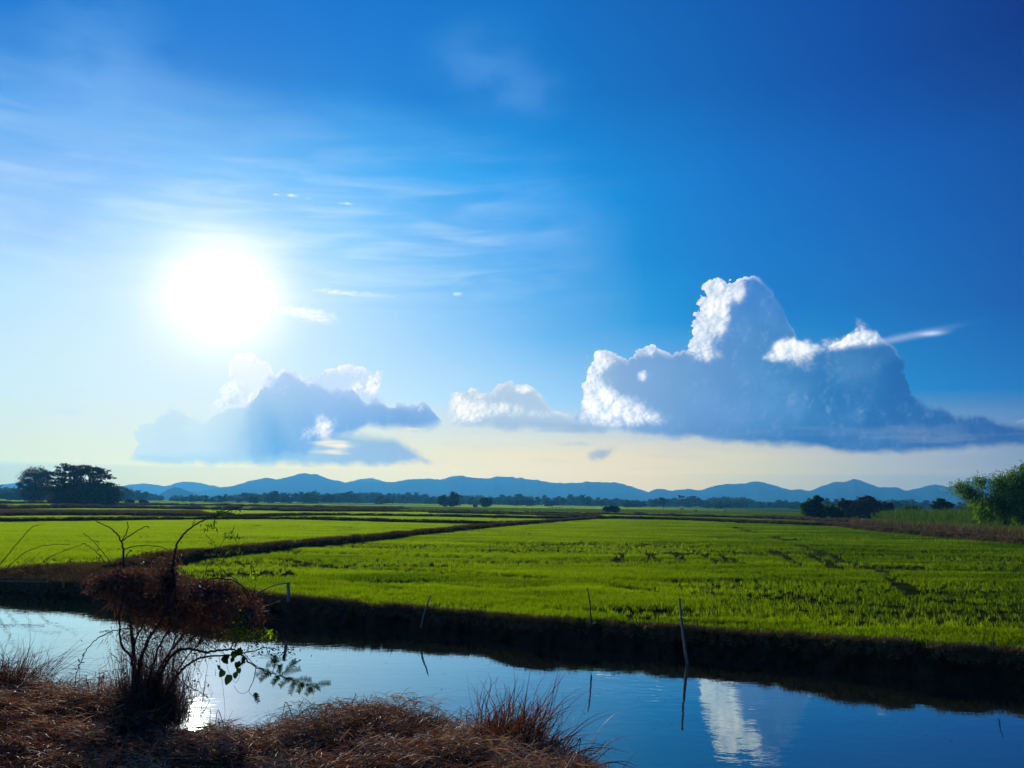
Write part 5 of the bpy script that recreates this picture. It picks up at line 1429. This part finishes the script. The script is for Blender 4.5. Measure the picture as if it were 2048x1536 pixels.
spray('spray', shrub, base, [(478, 1272, 16, 7, 70, -.25), (515, 1274, 16, 8, 60, -.25), (482, 1245, 9, 14, 46, -.2), (540, 1268, 7, 6, 20, -.25), (462, 1267, 6, 5, 22, -.25), (505, 1150, 5, 12, 14, 0)], 0.016, M['leaf_yellow'])
spray('spray', shrub, base, [(470, 1262, 26, 16, 90, -.2), (460, 1070, 14, 8, 22, 0.05), (470, 1108, 10, 6, 24, 0), (430, 1112, 6, 4, 12, 0), (493, 1130, 8, 6, 18, 0), (420, 1050, 16, 7, 44, 0.15), (455, 1024, 20, 4, 34, 0.2)], 0.012, M['leaf_green'], 2.4)
spray('spray', shrub, base, [(520, 1296, 26, 8, 90, -.25), (575, 1310, 18, 14, 60, -.3), (555, 1300, 14, 10, 46, -.3), (400, 1330, 30, 22, 40, -.2), (215, 1264, 10, 4, 10, -.1), (250, 1262, 6, 10, 12, -.1), (160, 1320, 5, 16, 14, -.1), (290, 1104, 34, 5, 26, .1), (318, 1108, 20, 6, 24, .1),
                             (193, 1106, 8, 12, 12, 0), (384, 1365, 8, 8, 8, -.2), (250, 1345, 2, 10, 5, -.1)], 0.013, M['leaf_dark'], 1.4)

# withered weed left of the shrub
wb = gnd(205, 1440, -0.35); weed = empty('withered_weed', wb, 'withered weed with drooping black leaves between the left clump and the shrub', 'weed'); wbn = np.array(wb)
ls = []; hang_ = []
for pts in ([(208, 1448), (206, 1400), (203, 1362), (208, 1346)], [(205, 1448), (192, 1405), (178, 1380), (172, 1352)], [(206, 1430), (214, 1390), (222, 1362)], [(204, 1420), (196, 1380), (199, 1350)], [(208, 1445), (180, 1420), (160, 1395), (148, 1372)], [(200, 1440), (178, 1432), (158, 1412)]):
    p = smooth_path([tuple(at(x, y, wb.y)) for x, y in pts], 5); ls.append((p - wbn, (0.005, 0.0025)))
    for k in range(7, 0, -1):
        q = p[int(len(p) * (0.35 + 0.09 * k)) - 1 if int(len(p) * (0.35 + 0.09 * k)) <= len(p) else -1] - wbn; e = q + np.array([rng.normal() * 0.03, rng.normal() * 0.03, -rng.uniform(0.04, 0.10)])
        hang_.append(np.stack([q, (q + e) / 2 + rng.normal(size=3) * 0.008, e]))
v, f = tubes(ls, 5); obj('stem', mesh_np('stem', v, f, M['vine'], np.full(len(v), 0.3)), weed)
v, f, i = ribbons(np.array(hang_), np.full(len(hang_), 0.022)); obj('leaves', mesh_np('leaves', v, f, M['vine'], np.full(len(v), 0.1)), weed)['kind'] = 'stuff'

# long bare canes that arch across the left field
for lab, pts, r_ in (('long bare cane rising to a hooked tip against the left paddy', [(-20, 1150), (0, 1128), (30, 1092), (52, 1066), (66, 1053), (79, 1050)], .006),
                     ('bare cane arching flat to the right at the left edge', [(5, 1146), (25, 1125), (52, 1104), (84, 1092), (118, 1089), (140, 1088)], .005),
                     ('bare cane that crosses the arching one and ends in a knob', [(62, 1142), (82, 1126), (106, 1111), (138, 1098), (160, 1091), (172, 1085)], .005),
                     ('short bare twig between the arching canes at the left', [(36, 1136), (56, 1123), (70, 1114), (80, 1104)], .003)):
    g0 = gnd(pts[0][0], max(pts[0][1], 1152), -0.15); D = g0.y; p = smooth_path([tuple(at(x, y, D)) for x, y in pts], 6, 0.006)
    r_ *= 1.7; foot = p[0].copy(); foot2 = foot + (foot - p[4]) * 0.4; foot2[2] = -0.3
    p = np.vstack([foot2, p]); b_ = p[0].copy()
    v, f = tubes([(p - b_, (r_ * 1.5, r_ * 0.8))], 5); o = obj('bare_cane', mesh_np('bare_cane', v, f, M['bark'], smooth=True)); o.location = b_; tag(o, lab, 'cane')

# scraps floating on the pond
n = 170; xx = rng.uniform(-3, 9, n); yy = rng.uniform(8.2, 15, n); a = np.arctan2(xx, yy); r = np.hypot(xx, yy); k = (r > near_r(a) + 0.3) & (r < crest_r(a) - 0.6)
c = np.stack([xx[k], yy[k], np.full(k.sum(), WZ + 0.004)], 1); N = len(c); an = rng.uniform(0, 6.28, N); s_ = rng.uniform(0.006, 0.022, N)[:, None]
A_ = np.stack([np.cos(an), np.sin(an), np.zeros(N)], 1) * s_; Bv = np.stack([-np.sin(an), np.cos(an), np.zeros(N)], 1) * s_ * 0.4
v = np.stack([c - A_, c + Bv, c + A_ + np.array([0, 0, 0.002]), c - Bv], 1).reshape(-1, 3)
tag(obj('floating_scraps', mesh_np('floating_scraps', v, np.arange(N * 4).reshape(N, 4), M['vine'], np.full(N * 4, 0.3))), 'tiny leaf scraps floating on the pond', 'debris', kind='stuff')
